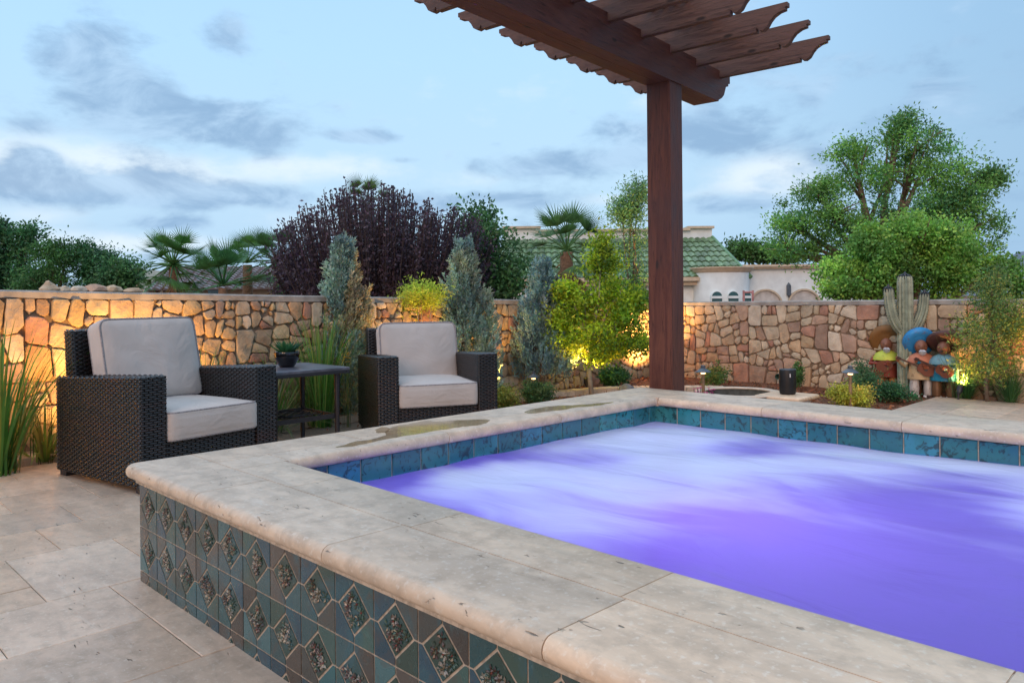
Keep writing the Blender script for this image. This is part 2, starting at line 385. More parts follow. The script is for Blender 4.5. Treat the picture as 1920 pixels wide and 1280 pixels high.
def leaf_mesh(P, D, L, W, col, cvar=.25, name='crown', mat=None, parent=None, org=None, fold=.0):
    """rhombic leaves at P pointing along D"""
    n = len(P); D = unit(D); rnd = unit(RG.normal(size=(n, 3))); S = unit(np.cross(D, rnd))
    L = np.broadcast_to(L, (n,))[:, None] * (.7 + .6 * RG.random((n, 1))); W = np.broadcast_to(W, (n,))[:, None] * (.7 + .6 * RG.random((n, 1)))
    V = np.empty((n, 4, 3)); V[:, 0] = P; V[:, 1] = P + D * L * .45 + S * W / 2; V[:, 2] = P + D * L; V[:, 3] = P + D * L * .45 - S * W / 2
    F = np.arange(n * 4).reshape(n, 4)
    C = np.asarray(col, float); C = np.broadcast_to(C, (n, 3)) * (1 + cvar * (RG.random((n, 1)) * 2 - 1)) * (1 + .12 * (RG.random((n, 3)) * 2 - 1))
    return np_mesh(name, V.reshape(-1, 3), F, C, mat or MT['leaf'], parent, org)

# ------------------------------------------------------------------ ground, deck
g = MB(); S = 1500
# one sheet with a finer middle so the beds can undulate
xs = [-S, -60, -14] + [-8 + i * .25 for i in range(41)] + [14, 60, S]; ys = [-S, -60, -10, -4] + [-2 + i * .25 for i in range(49)] + [22, 60, S]
def gz(x, y):
    if not (-6.1 < x < 1.5 and -1 < y < 9): return -.03 if (-7 < x < 8 and -8 < y < 9.3) else -.75
    return -.03 + .035 * noise.noise(Vector((x * 1.3, y * 1.3, 3)))
for yi in range(len(ys)):
    for xi in range(len(xs)): g.v.append((xs[xi], ys[yi], gz(xs[xi], ys[yi])))
nx = len(xs)
for yi in range(len(ys) - 1):
    for xi in range(nx - 1):
        if xs[xi] > -3.05 and xs[xi + 1] < .6 and ys[yi] > 1.2 and ys[yi + 1] < 4.3: continue
        g.f.append((yi * nx + xi, yi * nx + xi + 1, (yi + 1) * nx + xi + 1, (yi + 1) * nx + xi)); g.c.append((1, 1, 1))
tag(g.build('ground', MT['mulch'], smooth=True), kind='structure')

def paving(name, x0, x1, y0, y1, inside, seed, z=0.0, th=.05):
    rnd = random.Random(seed); u = .203; nx = int((x1 - x0) / u); ny = int((y1 - y0) / u)
    occ = [[False] * nx for _ in range(ny)]; m = MB()
    for j in range(ny):
        for i in range(nx):
            if occ[j][i]: continue
            opts = [(3, 2), (2, 3), (2, 2), (3, 2), (2, 2), (4, 2), (2, 1), (1, 2), (1, 1)]; rnd.shuffle(opts); opts.sort(key=lambda s: -(s[0] * s[1] > 2))
            for (w, h) in opts + [(1, 1)]:
                if i + w <= nx and j + h <= ny and not any(occ[j + b][i + a] for a in range(w) for b in range(h)): break
            for a in range(w):
                for b in range(h): occ[j + b][i + a] = True
            X0 = x0 + i * u; Y0 = y0 + j * u; X1 = X0 + w * u; Y1 = Y0 + h * u
            if not inside((X0 + X1) / 2, (Y0 + Y1) / 2): continue
            k = rnd.uniform(.80, 1.1); w2 = rnd.uniform(-.03, .07); col = (k * (1 + w2), k, k * (1 - w2))
            gp = .0015; bv = .002; dz = rnd.uniform(-.0012, .0012); X0 += gp; X1 -= gp; Y0 += gp; Y1 -= gp
            a = [(X0, Y0, z - th), (X1, Y0, z - th), (X1, Y1, z - th), (X0, Y1, z - th)]; b = [(X0, Y0, z - bv + dz), (X1, Y0, z - bv + dz), (X1, Y1, z - bv + dz), (X0, Y1, z - bv + dz)]
            c = [(X0 + bv, Y0 + bv, z + dz), (X1 - bv, Y0 + bv, z + dz), (X1 - bv, Y1 - bv, z + dz), (X0 + bv, Y1 - bv, z + dz)]
            m.add(a + b + c, [(0, 1, 5, 4), (1, 2, 6, 5), (2, 3, 7, 6), (3, 0, 4, 7), (4, 5, 9, 8), (5, 6, 10, 9), (6, 7, 11, 10), (7, 4, 8, 11), (8, 9, 10, 11)], col)
    return tag(m.build(name, MT['trav_deck']), kind='structure')
paving('patio_paving', -5.72, .6, -2.9, 4.4, lambda x, y: x > -5.45 - .25 * max(0, min(1, (2.4 - y) / 1.2)) and not (x > -2.7 and y > 1.5), 3)
j = MB(); j.box((-2.56, -.9, -.02), (6.2, 4.4, .03)); j.box((-4.32, 2.88, -.02), (2.68, 3.1, .03)); tag(j.build('paving_bed', MT['grout_dark']), kind='structure')
paving('path_paving', -2.53, 2.6, 4.45, 8.72, lambda x, y: True, 9)
j = MB(); j.box((.05, 6.58, -.02), (5.1, 4.2, .03)); tag(j.build('path_bed', MT['grout_dark']), kind='structure')

# stone edging strip that runs along the planting bed
def ribbon(m, pts, w, z0, z1, nseg=8):
    P = [];
    for i in range(len(pts) - 1):
        p0 = Vector(pts[max(i - 1, 0)]); p1 = Vector(pts[i]); p2 = Vector(pts[i + 1]); p3 = Vector(pts[min(i + 2, len(pts) - 1)])
        for k in range(nseg):
            t = k / nseg; P.append(.5 * ((2 * p1) + (-p0 + p2) * t + (2 * p0 - 5 * p1 + 4 * p2 - p3) * t * t + (-p0 + 3 * p1 - 3 * p2 + p3) * t**3))
    P.append(Vector(pts[-1])); step = 0
    for i in range(len(P) - 1):
        d = (P[i + 1] - P[i]); d.normalize(); n = Vector((-d.y, d.x)) * w / 2; a = P[i] + d * .004; b = P[i + 1] - d * .004
        k = random.uniform(.85, 1.1); m.prism([tuple(a - n), tuple(b - n), tuple(b + n), tuple(a + n)], 2, z0, z1 + random.uniform(-.003, .003), (k, k, k * .97))
m = MB(); ribbon(m, [(-5.9, -2), (-5.92, 0), (-5.92, 2), (-5.88, 4), (-5.78, 5.3), (-5.62, 6.4), (-5.35, 7.1), (-4.95, 7.5), (-4.5, 7.9)], .17, -.04, .03)
e = m.build('path_edging', MT['trav']); tag(e, kind='structure')
# loose bark chips
n = 9000; X = RG.uniform(-6.1, -2.4, n); Y = RG.uniform(.5, 8.95, n); ok = ((Y > 4.6) | (X < -5.45)) & ((X < -2.56) | (Y > 8.75)) & ~((X > -3.15) & (Y < 4.4))
X = X[ok]; Y = Y[ok]; Z = np.array([gz(a, b) for a, b in zip(X, Y)]) + .006
D = RG.normal(size=(len(X), 3)); D[:, 2] *= .35
leaf_mesh(np.stack([X, Y, Z], 1), D, .05, .02, (.22, .085, .04), .6, 'bark_chips', m_plain('chip', (.2, .08, .04), .9), None)
bpy.data.objects['bark_chips'].data.materials[0] = m_vcol('bark_chip', .9); tag(bpy.data.objects['bark_chips'], kind='stuff')

# ------------------------------------------------------------------ boundary walls
def clip(poly, nx_, ny_, d):
    """keep side n.p <= d"""
    out = []
    for i in range(len(poly)):
        a = poly[i]; b = poly[(i + 1) % len(poly)]; da = a[0] * nx_ + a[1] * ny_ - d; db = b[0] * nx_ + b[1] * ny_ - d
        if da <= 0: out.append(a)
        if (da < 0 < db) or (db < 0 < da):
            t = da / (da - db); out.append((a[0] + (b[0] - a[0]) * t, a[1] + (b[1] - a[1]) * t))
    return out
def stone_wall(name, label, A, B, topf, zb, palette, seed, thick=.24, sc=1.0):
    A = Vector((*A, 0)); B = Vector((*B, 0)); U = (B - A); Ln = U.length; U.normalize(); Nn = Vector((U.y, -U.x, 0))
    th_ = thing(name, label, 'stone wall', (A.x, A.y, 0))
    rnd = random.Random(seed); H = max(topf(0), topf(Ln)) - .05
    def area(P): return abs(sum(P[i][0] * P[(i + 1) % len(P)][1] - P[(i + 1) % len(P)][0] * P[i][1] for i in range(len(P)))) / 2
    hx = lambda xx: topf(xx) - .052
    work = []; x = 0
    while x < Ln:
        x1 = min(Ln, x + rnd.uniform(.5, .8)); work.append(([(x, zb), (x1, zb), (x1, hx(x1)), (x, hx(x))], rnd.uniform(.012, .05))); x = x1
    cells = []
    while work:
        P, tg = work.pop(); ar = area(P)
        if ar < tg or ar < .004: cells.append(P); continue
        gx = sum(p[0] for p in P) / len(P); gy = sum(p[1] for p in P) / len(P)
        i = max(range(len(P)), key=lambda k: (P[k][0] - P[(k + 1) % len(P)][0])**2 + (P[k][1] - P[(k + 1) % len(P)][1])**2)
        a_, b_ = P[i], P[(i + 1) % len(P)]; best = None
        for _ in range(9):
            t = rnd.uniform(.28, .72); mx_, my_ = a_[0] + (b_[0] - a_[0]) * t, a_[1] + (b_[1] - a_[1]) * t
            an = math.atan2(b_[1] - a_[1], b_[0] - a_[0]) + rnd.gauss(0, .22); dx, dy = math.cos(an), math.sin(an); d = dx * mx_ + dy * my_
            q1 = clip(P, dx, dy, d); q2 = clip(P, -dx, -dy, -d)
            if len(q1) < 3 or len(q2) < 3: continue
            def comp(q): pl_ = sum(math.hypot(q[k][0] - q[k - 1][0], q[k][1] - q[k - 1][1]) for k in range(len(q))); return area(q) / (pl_ * pl_ + 1e-9)
            def short(q): return min(math.hypot(q[k][0] - q[k - 1][0], q[k][1] - q[k - 1][1]) for k in range(len(q)))
            sc_ = min(comp(q1), comp(q2)) + rnd.uniform(0, .012) - (.03 if len(q1) == 3 or len(q2) == 3 else 0)
            if best is None or sc_ > best[0]: best = (sc_, q1, q2)
        if best is None or min(area(best[1]), area(best[2])) < .0012 or (best[0] < .036 and ar < .05): cells.append(P); continue
        q1, q2 = best[1:]
        for q in (q1, q2): work.append((q, rnd.choice((.006, .014, .022, .03, .042, .055)) * rnd.uniform(.8, 1.2) * sc))
    m = MB(); gap = .002
    for P in cells:
        if sum(P[i][0] * P[(i + 1) % len(P)][1] - P[(i + 1) % len(P)][0] * P[i][1] for i in range(len(P))) < 0: P = P[::-1]
        poly = list(P)
        for i in range(len(P)):
            a_, b_ = P[i], P[(i + 1) % len(P)]; l = math.hypot(b_[0] - a_[0], b_[1] - a_[1])
            if l < 1e-4: continue
            nx_, ny_ = (b_[1] - a_[1]) / l, -(b_[0] - a_[0]) / l; poly = clip(poly, nx_, ny_, nx_ * a_[0] + ny_ * a_[1] - gap)
            if len(poly) < 3: break
        if len(poly) < 3: continue
        # knock off sharp corners
        for i in range(len(P)):
            p0, p1, p2 = (Vector(P[(i - 1) % len(P)]), Vector(P[i]), Vector(P[(i + 1) % len(P)])); u1 = (p0 - p1); u2 = (p2 - p1)
            if min(u1.length, u2.length) < .03: continue
            w_ = -(u1.normalized() + u2.normalized())
            if w_.length < .3: continue
            sharp = w_.length; w_.normalize(); cut = rnd.uniform(.002, .02) * sharp
            pp2 = clip(poly, w_.x, w_.y, w_.dot(p1) - gap * 1.4 - cut)
            if len(pp2) >= 3: poly = pp2
        cx = sum(p[0] for p in poly) / len(poly); cy = sum(p[1] for p in poly) / len(poly)
        # chip corners, roughen edges
        pts = []
        for i in range(len(poly)):
            a = Vector(poly[i]); b = Vector(poly[(i + 1) % len(poly)]); l = (b - a).length
            if l < .006: continue
            nn = max(1, int(l / .045)); c0 = min(.003, l * .2)
            for k in range(nn + 1):
                t = (c0 + (l - 2 * c0) * k / nn) / l; p = a.lerp(b, t)
                nrm = Vector((-(b - a).y, (b - a).x)) / l; p += nrm * rnd.uniform(-.0005, .006); pts.append(p)
        if len(pts) < 4: continue
        c = Vector((cx, cy)); sz = min(.5, max((p - c).length for p in pts)); col = rnd.choice(palette(x)); kk = rnd.uniform(.82, 1.15); col = tuple(v * kk for v in col)
        dep = rnd.uniform(-.006, .016); tx, ty = rnd.uniform(-.08, .08), rnd.uniform(-.08, .08)
        def w3(p, d): return A + U * p[0] + Vector((0, 0, p[1])) + Nn * d
        rings = []
        for (ins, d) in ((0, -.06), (0, -.008 + dep), (.0015, dep + .004), (.006, dep + .007)):
            rr = []
            for p in pts:
                v = p - c; l = v.length; v2 = v * max(.2, (l - ins) / l) if l > 1e-5 else v
                rr.append(w3(c + v2, thick / 2 + d + (v2.x * tx + v2.y * ty if d > -.05 else 0)))
            rings.append(rr)
        n = len(pts); vs = [v for q in rings for v in q] + [w3(c, thick / 2 + dep + .010 + rnd.uniform(0, .006))]
        fs = [(k * n + i, k * n + (i + 1) % n, (k + 1) * n + (i + 1) % n, (k + 1) * n + i) for k in range(3) for i in range(n)] + [(3 * n + i, 3 * n + (i + 1) % n, 4 * n) for i in range(n)]
        m.add(vs, fs, col)
    m.build('stonework', MT['stone'], th_, org=(A.x, A.y, 0))
    m = MB(); q = thick / 2 - .013
    pr = [(0, zb - .3), (Ln, zb - .3), (Ln, topf(Ln) - .05), (0, topf(0) - .05)]
    vs = [A + U * p[0] + Vector((0, 0, p[1])) + Nn * d for d in (-q, q) for p in pr]
    m.add(vs, [(0, 1, 2, 3), (4, 5, 6, 7), (0, 1, 5, 4), (1, 2, 6, 5), (2, 3, 7, 6), (3, 0, 4, 7)]); m.build('wall_core', MT['joint'], th_, org=(A.x, A.y, 0))
    # poured cap with an uneven lower lip
    m = MB(); K = int(Ln / .12); rows = []
    for i in range(K + 1):
        x = Ln * i / K; t = topf(x) + .006 * noise.noise(Vector((x * 1.7, seed, 0))); lo = t - .05 - .014 * (noise.noise(Vector((x * 5, seed, 5))) + .3); o = thick / 2 + .012 + .006 * noise.noise(Vector((x * 3, 9, seed)))
        b = thick / 2 + .02
        rows.append([A + U * x + Nn * (-b) + Vector((0, 0, lo)), A + U * x + Nn * (-b) + Vector((0, 0, t - .01)), A + U * x + Nn * (-b + .01) + Vector((0, 0, t)), A + U * x + Nn * (o - .014) + Vector((0, 0, t)), A + U * x + Nn * o + Vector((0, 0, t - .012)), A + U * x + Nn * (o - .002) + Vector((0, 0, lo))])
    vs = [v for r in rows for v in r]; fs = [(i * 6 + k, i * 6 + (k + 1) % 6, (i + 1) * 6 + (k + 1) % 6, (i + 1) * 6 + k) for i in range(K) for k in range(6)] + [tuple(range(6)), tuple(K * 6 + k for k in range(6))]
    m.add(vs, fs); m.build('wall_cap', MT['concrete'], th_, org=(A.x, A.y, 0), smooth=True, angle=35)
    return th_
PAL_L = [(.52, .38, .21), (.54, .41, .24), (.47, .34, .20), (.57, .45, .28), (.46, .35, .23), (.49, .30, .16), (.60, .48, .30), (.44, .30, .19)]
PAL_R = [(.50, .40, .29), (.46, .32, .24), (.42, .24, .18), (.56, .47, .36), (.52, .42, .30), (.40, .28, .22), (.60, .52, .42), (.48, .36, .25), (.55, .40, .26), (.58, .49, .37), (.53, .44, .33)]
LX = -6.2
stone_wall('stone_wall', 'low tan stone wall with a grey cap behind the wicker chairs and the cypresses', (LX, -3), (LX, 9.0), lambda s: 1.165 - .0205 * (s - 3) - (.0 if s < 11 else 0), -.04, lambda x: PAL_L if x < 8 else PAL_L + PAL_R, 11, sc=.78)
stone_wall('stone_wall', 'low mixed pink and cream stone wall behind the cactus sculpture and the speaker', (LX - .12, 9.12), (2.2, 9.12), lambda s: .982 + .004 * s, -.06, lambda x: PAL_R, 23, sc=.95)
# loose stones lying on the wall top
for k, (px, w, h, lb) in enumerate([(90, .10, .058, 'upright pointed loose stone on the wall cap, leftmost of the row of stones'), (120, .075, .03, 'small flat salmon stone on the wall cap beside the pointed stone'), (145, .10, .035, 'flat brown loose stone on the wall cap, third from the left'),
                                (178, .12, .045, 'rounded greyish loose stone in the middle of the row on the wall cap'), (212, .10, .045, 'pinkish loose stone on the wall cap, second from the right of the row'), (246, .115, .03, 'low flat cream stone ending the row of stones on the wall cap')]):
    A_ = math.atan((px - 960) / FPX); lat = (px - 960) / FPX; dep = -LX / (R2 * (1 - lat)); p = at(px, 545, dep); zt = 1.165 - .0205 * p.y
    bm = bmesh.new(); bmesh.ops.create_icosphere(bm, subdivisions=2, radius=1)
    for v in bm.verts:
        q = 1 + .35 * noise.noise(v.co * 1.3 + Vector((k * 7, 0, 0))); v.co = Vector((v.co.x * w * .5 * q, v.co.y * w * .65 * q, max(-.25, v.co.z) * h * q))
        if k == 0 and v.co.z > .3 * h: v.co.x *= .6; v.co.y *= .6
    mb = MB(); zmin = min(v.co.z for v in bm.verts); bm.verts.index_update(); mb.add([v.co - Vector((0, 0, zmin)) for v in bm.verts], [tuple(v.index for v in f.verts) for f in bm.faces], PAL_R[(k * 3) % 8]); bm.free()
    o = mb.build('loose_stone', MT['stone']); o.location = (LX + .02, p.y, zt - .001); tag(o, lb, 'stone', 'loose stones on the wall cap')
# drain pipe in the right wall
m = MB(); m.lathe([(.030, 0), (.034, 0), (.034, .09), (.030, .09), (.029, .02), (.0, .02)], M=Matrix.Rotation(PI / 2, 4, 'X'))
o = m.build('drain_pipe', m_plain('pipe', (.05, .12, .10), .5), smooth=True, angle=40); pp = at(1446, 716, 9.22); o.location = (pp.x, 8.96, .06); o.location.z = .075; tag(o, 'short dark green drain pipe poking out of the foot of the stone wall', 'pipe')

# ------------------------------------------------------------------ hot tub
SX0, SX1, SY0, SY1 = -3.06, .55, 1.06, 4.29      # outer tiled faces
IX0, IX1, IY0, IY1 = -2.745, .25, 1.515, 3.985   # inner tiled faces
CT = .44
spa = thing('hot_tub', 'raised rectangular hot tub with travertine coping and glazed diamond tiles', 'hot tub', (SX0, SY0, 0))
SO = (SX0, SY0, 0)
# shell: outer structural ring and basin
m = MB()
for (a, b, c, d) in ((SX0, SX1, SY0, IY0), (SX0, SX1, IY1, SY1), (SX0, IX0, IY0, IY1), (IX1, SX1, IY0, IY1)):
    m.box(((a + b) / 2, (c + d) / 2, .09), (b - a - .004, d - c - .004, .586))
m.build('shell', MT['grout'], spa, org=SO)
m = MB(); e = .004
P = [(IX0 - e, IY0 - e), (IX1 + e, IY0 - e), (IX1 + e, IY1 + e), (IX0 - e, IY1 + e)]
P = [(IX0 + .01, IY0 + .01), (IX1 - .01, IY0 + .01), (IX1 - .01, IY1 - .01), (IX0 + .01, IY1 - .01)]
for i in range(4):
    a, b = P[i], P[(i + 1) % 4]; m.face([(*a, -.62), (*b, -.62), (*b, .205), (*a, .205)])
m.face([(*p, -.62) for p in P]); m.build('basin', MT['plaster'], spa, org=SO)
# waterline tiles
m = MB(); rnd = random.Random(5)
def wtiles(a, b, nrm, flip):
    a = Vector(a); b = Vector(b); L = (b - a).length; u = (b - a).normalized(); nrm = Vector(nrm); n = int(L / .16); off = .0
    for i in range(n + 1):
        x0 = i * .16 + .003; x1 = min(L, (i + 1) * .16 - .003)
        if x1 - x0 < .01: continue
        for (z0, z1) in ((.215, .383),):
            k = rnd.uniform(.6, 1.3); base = rnd.choice([(.03, .23, .27), (.02, .16, .21), (.045, .26, .28), (.03, .20, .28)]); col = tuple(v * k for v in base); q = .003
            f = lambda x, z, d: a + u * x + Vector((0, 0, z)) + nrm * d
            vs = [f(x0, z0, 0), f(x1, z0, 0), f(x1, z1, 0), f(x0, z1, 0), f(x0, z0, .003), f(x1, z0, .003), f(x1, z1, .003), f(x0, z1, .003), f(x0 + q, z0 + q, .006), f(x1 - q, z0 + q, .006), f(x1 - q, z1 - q, .006), f(x0 + q, z1 - q, .006)]
            m.add(vs, [(0, 1, 5, 4), (1, 2, 6, 5), (2, 3, 7, 6), (3, 0, 4, 7), (4, 5, 9, 8), (5, 6, 10, 9), (6, 7, 11, 10), (7, 4, 8, 11), (8, 9, 10, 11)], col)
wtiles((IX0, IY1, 0), (IX1, IY1, 0), (0, -1, 0), 0); wtiles((IX0, IY0, 0), (IX0, IY1, 0), (1, 0, 0), 0)
wtiles((IX0, IY0, 0), (IX1, IY0, 0), (0, 1, 0), 0); wtiles((IX1, IY0, 0), (IX1, IY1, 0), (-1, 0, 0), 0)
m.build('waterline_tiling', MT['wtile'], spa, org=SO)
m = MB()
for (a, b) in (((IX0, IY1), (IX1, IY1)), ((IX0, IY0), (IX0, IY1)), ((IX0, IY0), (IX1, IY0)), ((IX1, IY0), (IX1, IY1))):
    m.face([(*a, .2), (*b, .2), (*b, .386), (*a, .386)])
m.build('tile_grout', MT['grout'], spa, org=SO)
# outer diamond tiles: every square = a raised diamond and four corner pieces
pieces = MB(); rel = MB(); rnd = random.Random(8)
PALT = [(.020, .105, .115), (.018, .075, .12), (.075, .055, .040), (.05, .13, .14), (.035, .075, .055), (.095, .075, .060), (.02, .065, .10), (.04, .10, .085), (.06, .06, .05)]
def piece(poly, f, col, g_=.003, lift=.0009, inset=0):
    if inset:
        if sum(poly[i][0] * poly[(i + 1) % len(poly)][1] - poly[(i + 1) % len(poly)][0] * poly[i][1] for i in range(len(poly))) < 0: poly = poly[::-1]
        q_ = list(poly)
        for i in range(len(poly)):
            a_, b_ = poly[i], poly[(i + 1) % len(poly)]; l = math.hypot(b_[0] - a_[0], b_[1] - a_[1]); nx_, ny_ = (b_[1] - a_[1]) / l, -(b_[0] - a_[0]) / l; q_ = clip(q_, nx_, ny_, nx_ * a_[0] + ny_ * a_[1] - inset)
        poly = q_
    c = Vector((sum(p[0] for p in poly) / len(poly), sum(p[1] for p in poly) / len(poly)))
    def shrink(p, q):
        v = Vector(p) - c; l = v.length; return c + v * (l - q) / l
    rings = [[f(*shrink(p, g_), 0) for p in poly], [f(*shrink(p, g_), lift * .6) for p in poly], [f(*shrink(p, g_ + .0025), lift) for p in poly]]; n = len(poly)
    vs = [v for r in rings for v in r]; pieces.add(vs, [(k * n + i, k * n + (i + 1) % n, (k + 1) * n + (i + 1) % n, (k + 1) * n + i) for k in range(2) for i in range(n)] + [tuple(2 * n + i for i in range(n))], col)
def diamond_wall(a, u, nrm, cnt, rows, pitch=.1695, ph=.1665, top=.372):
    a = Vector(a); u = Vector(u); nrm = Vector(nrm)
    for r in range(rows):
        for i in range(cnt):
            x0 = i * pitch; z0 = top - (r + 1) * ph; cx = x0 + pitch / 2; cz = z0 + ph / 2
            hw = .0705; hh = .0645
            f = lambda x, z, d: a + u * x + Vector((0, 0, z)) + nrm * d
            T = (cx, cz + hh); Bm = (cx, cz - hh); Lf = (cx - hw, cz); Rt = (cx + hw, cz); x1 = x0 + pitch; z1 = z0 + ph; xm, zm = cx, cz
            for (pc) in ([(x0, zm), Lf, T, (xm, z1), (x0, z1)], [(xm, z1), T, Rt, (x1, zm), (x1, z1)], [(x1, zm), Rt, Bm, (xm, z0), (x1, z0)], [(xm, z0), Bm, Lf, (x0, zm), (x0, z0)]):
                k = rnd.uniform(.5, 1.0); col = tuple(v * k for v in rnd.choice(PALT))
                piece(pc, f, col, .0002, .0009, .0019)
            piece([T, Rt, Bm, Lf][::-1], f, (.013, .040, .028), .0055, .0009)
            # moulded flowers
            for fl in range(10):
                for _ in range(20):
                    sx, sz = rnd.uniform(-1, 1), rnd.uniform(-1, 1)
                    if abs(sx) + abs(sz) < .78: break
                fx, fz = cx + sx * hw * .8, cz + sz * hh * .8; npet = rnd.randint(5, 8); ph0 = rnd.uniform(0, 6)
                tint = rnd.choice([(.40, .36, .27), (.26, .20, .13), (.09, .045, .03), (.36, .32, .27), (.07, .13, .085), (.05, .09, .06), (.11, .05, .035)])
                for q in range(npet):
                    w = ph0 + q * 2 * PI / npet + rnd.uniform(-.2, .2); rr = rnd.uniform(.008, .0125); px_, pz_ = fx + math.cos(w) * rr, fz + math.sin(w) * rr
                    if abs(px_ - cx) / hw + abs(pz_ - cz) / hh > .84: continue
                    dx, dz = math.cos(w) * .0066, math.sin(w) * .0066; ex, ez = -math.sin(w) * .0033, math.cos(w) * .0033
                    vs = [f(px_ - dx, pz_ - dz, .0015), f(px_ + ex, pz_ + ez, .002), f(px_ + dx, pz_ + dz, .002), f(px_ - ex, pz_ - ez, .002), f(px_ + dx * .2, pz_ + dz * .2, .0062)]
                    kk = rnd.uniform(.35, .85); rel.add(vs, [(0, 1, 4), (1, 2, 4), (2, 3, 4), (3, 0, 4)], tuple(v * kk for v in tint))
                vs = [f(fx + .0035 * math.cos(t), fz + .0035 * math.sin(t), .002) for t in (0, 1.6, 3.1, 4.7)] + [f(fx, fz, .0075)]
                rel.add(vs, [(0, 1, 4), (1, 2, 4), (2, 3, 4), (3, 0, 4)], rnd.choice([(.16, .03, .02), (.07, .035, .02), (.09, .07, .03), (.03, .06, .03)]))
diamond_wall((SX0 + .0, SY0, 0), (1, 0, 0), (0, -1, 0), 21, 3)
diamond_wall((SX0, SY1, 0), (0, -1, 0), (-1, 0, 0), 19, 2)
pieces.build('diamond_tiling', MT['tile'], spa, org=SO); rel.build('flower_relief', MT['relief'], spa, org=SO, recalc=False)
# coping: bullnose slabs with mortar joints
def bull(w_in, w_out, side):
    pass
def slab(m, x0, x1, y0, y1, nose, col, z0=.388, z1=CT, gp=.0016, mit=None):
    """slab with bull-nosed edges on the named sides ('-y','+y','-x','+x'); mit: dict corner->45deg cut handled by clipping"""
    R = (z1 - z0) / 2; prof = []
    for i in range(9):
        w = -PI / 2 + PI * i / 8; prof.append((R * math.cos(w), (z0 + z1) / 2 + R * math.sin(w)))
    bx0 = x0 + (R if '-x' in nose else gp); bx1 = x1 - (R if '+x' in nose else gp); by0 = y0 + (R if '-y' in nose else gp); by1 = y1 - (R if '+y' in nose else gp)
    poly0 = mit or [(bx0, by0), (bx1, by0), (bx1, by1), (bx0, by1)]
    rings = []
    for (o, z) in prof:
        rr = []
        for (px, py) in poly0:
            ax = (-o if ('-x' in nose and abs(px - bx0) < 1e-6) else 0) + (o if ('+x' in nose and abs(px - bx1) < 1e-6) else 0)
            ay = (-o if ('-y' in nose and abs(py - by0) < 1e-6) else 0) + (o if ('+y' in nose and abs(py - by1) < 1e-6) else 0)
            rr.append((px + ax, py + ay, z))
        rings.append(rr)
    n = len(poly0); vs = [v for r in rings for v in r]; q = len(prof)
    fs = [(k * n + i, k * n + (i + 1) % n, (k + 1) * n + (i + 1) % n, (k + 1) * n + i) for k in range(q - 1) for i in range(n)] + [tuple(range(n))[::-1], tuple((q - 1) * n + i for i in range(n))]
    m.add(vs, fs, col)
m = MB(); rnd = random.Random(4)
def cc(): k = rnd.uniform(.86, 1.07); w = rnd.uniform(-.01, .05); return (k * (1 + w), k, k * (1 - w))
OX0, OX1, OY0, OY1 = -3.112, .60, 1.012, 4.335; NX0, NX1, NY0, NY1 = -2.69, .20, 1.478, 3.935; YM = 1.265
# rounded outer corner piece at front-left, then outer row
def corner_slab(m, x0, y0, x1, y1, rad, col):
    R = (CT - .388) / 2; zc = (CT + .388) / 2; pl = []
    for k in range(9):
        w = PI + PI / 2 * k / 8; pl.append((x0 + rad + (rad - R) * math.cos(w), y0 + rad + (rad - R) * math.sin(w), math.cos(w), math.sin(w)))
    pl.append((x1, y0 + R, 0, -1)); pl.append((x1, y1, 0, 0)); pl.append((x0 + R, y1, -1, 0)); n = len(pl); vs = []
    for i in range(9):
        w = -PI / 2 + PI * i / 8
        for (a, b, nx_, ny_) in pl: vs.append((a + nx_ * R * math.cos(w), b + ny_ * R * math.cos(w), zc + R * math.sin(w)))
    fs = [(k * n + i, k * n + (i + 1) % n, (k + 1) * n + (i + 1) % n, (k + 1) * n + i) for k in range(8) for i in range(n)] + [tuple(range(n))[::-1], tuple(8 * n + i for i in range(n))]
    m.add(vs, fs, col)
corner_slab(m, OX0, OY0, -2.452, YM - .0015, .055, cc())
for a, b in ((-2.45, -1.69), (-1.69, -.945), (-.945, -.20), (-.20, .60)): slab(m, a, b, OY0, YM, ('-y',), cc())
for a, b in ((-2.69, -2.30), (-2.30, -1.66), (-1.66, -.96), (-.96, -.31), (-.31, .20)):
    slab(m, a, b, YM, NY0, ('+y',), cc())
# left side: outer/inner rows run along y
XM = -2.86
for a, b in ((YM, 1.92), (1.92, 2.72), (2.72, 3.42), (3.42, 4.335)): slab(m, OX0, XM, a, b, ('-x',) + (('+y',) if b > 4.3 else ()), cc())
slab(m, XM, -2.69, YM, 1.478, (), cc())
for a, b in ((1.478, 2.28), (2.28, 3.05), (3.05, 3.935)): slab(m, XM, NX0, a, b, ('+x',), cc())
slab(m, XM, -2.69, 3.935, 4.335, ('+y',), cc())
for a, b in ((-2.69, -2.02), (-2.02, -1.30), (-1.30, -.60), (-.60, .20)): slab(m, a, b, NY1, OY1, ('-y', '+y'), cc())
slab(m, .20, .60, YM, 4.335, ('-x', '+x'), cc())
cp = m.build('coping', MT['trav'], spa, org=SO, smooth=True, angle=50)
m = MB()
m.box(((OX0 + NX0) / 2, (OY0 + OY1) / 2, .412), (NX0 - OX0 - .06, OY1 - OY0 - .06, .05)); m.box(((NX0 + NX1) / 2, (OY0 + NY0) / 2, .4125), (NX1 - NX0 + .04, NY0 - OY0 - .065, .051)); m.box(((NX0 + NX1) / 2, (NY1 + OY1) / 2, .4115), (NX1 - NX0 + .04, OY1 - NY1 - .065, .05))
m.box(((SX0 + SX1) / 2, SY0 - .004, .379), (SX1 - SX0, .02, .018)); m.box((SX0 - .004, (SY0 + SY1) / 2, .379), (.02, SY1 - SY0, .018))
m.build('mortar_bed', MT['grout'], spa, org=SO)
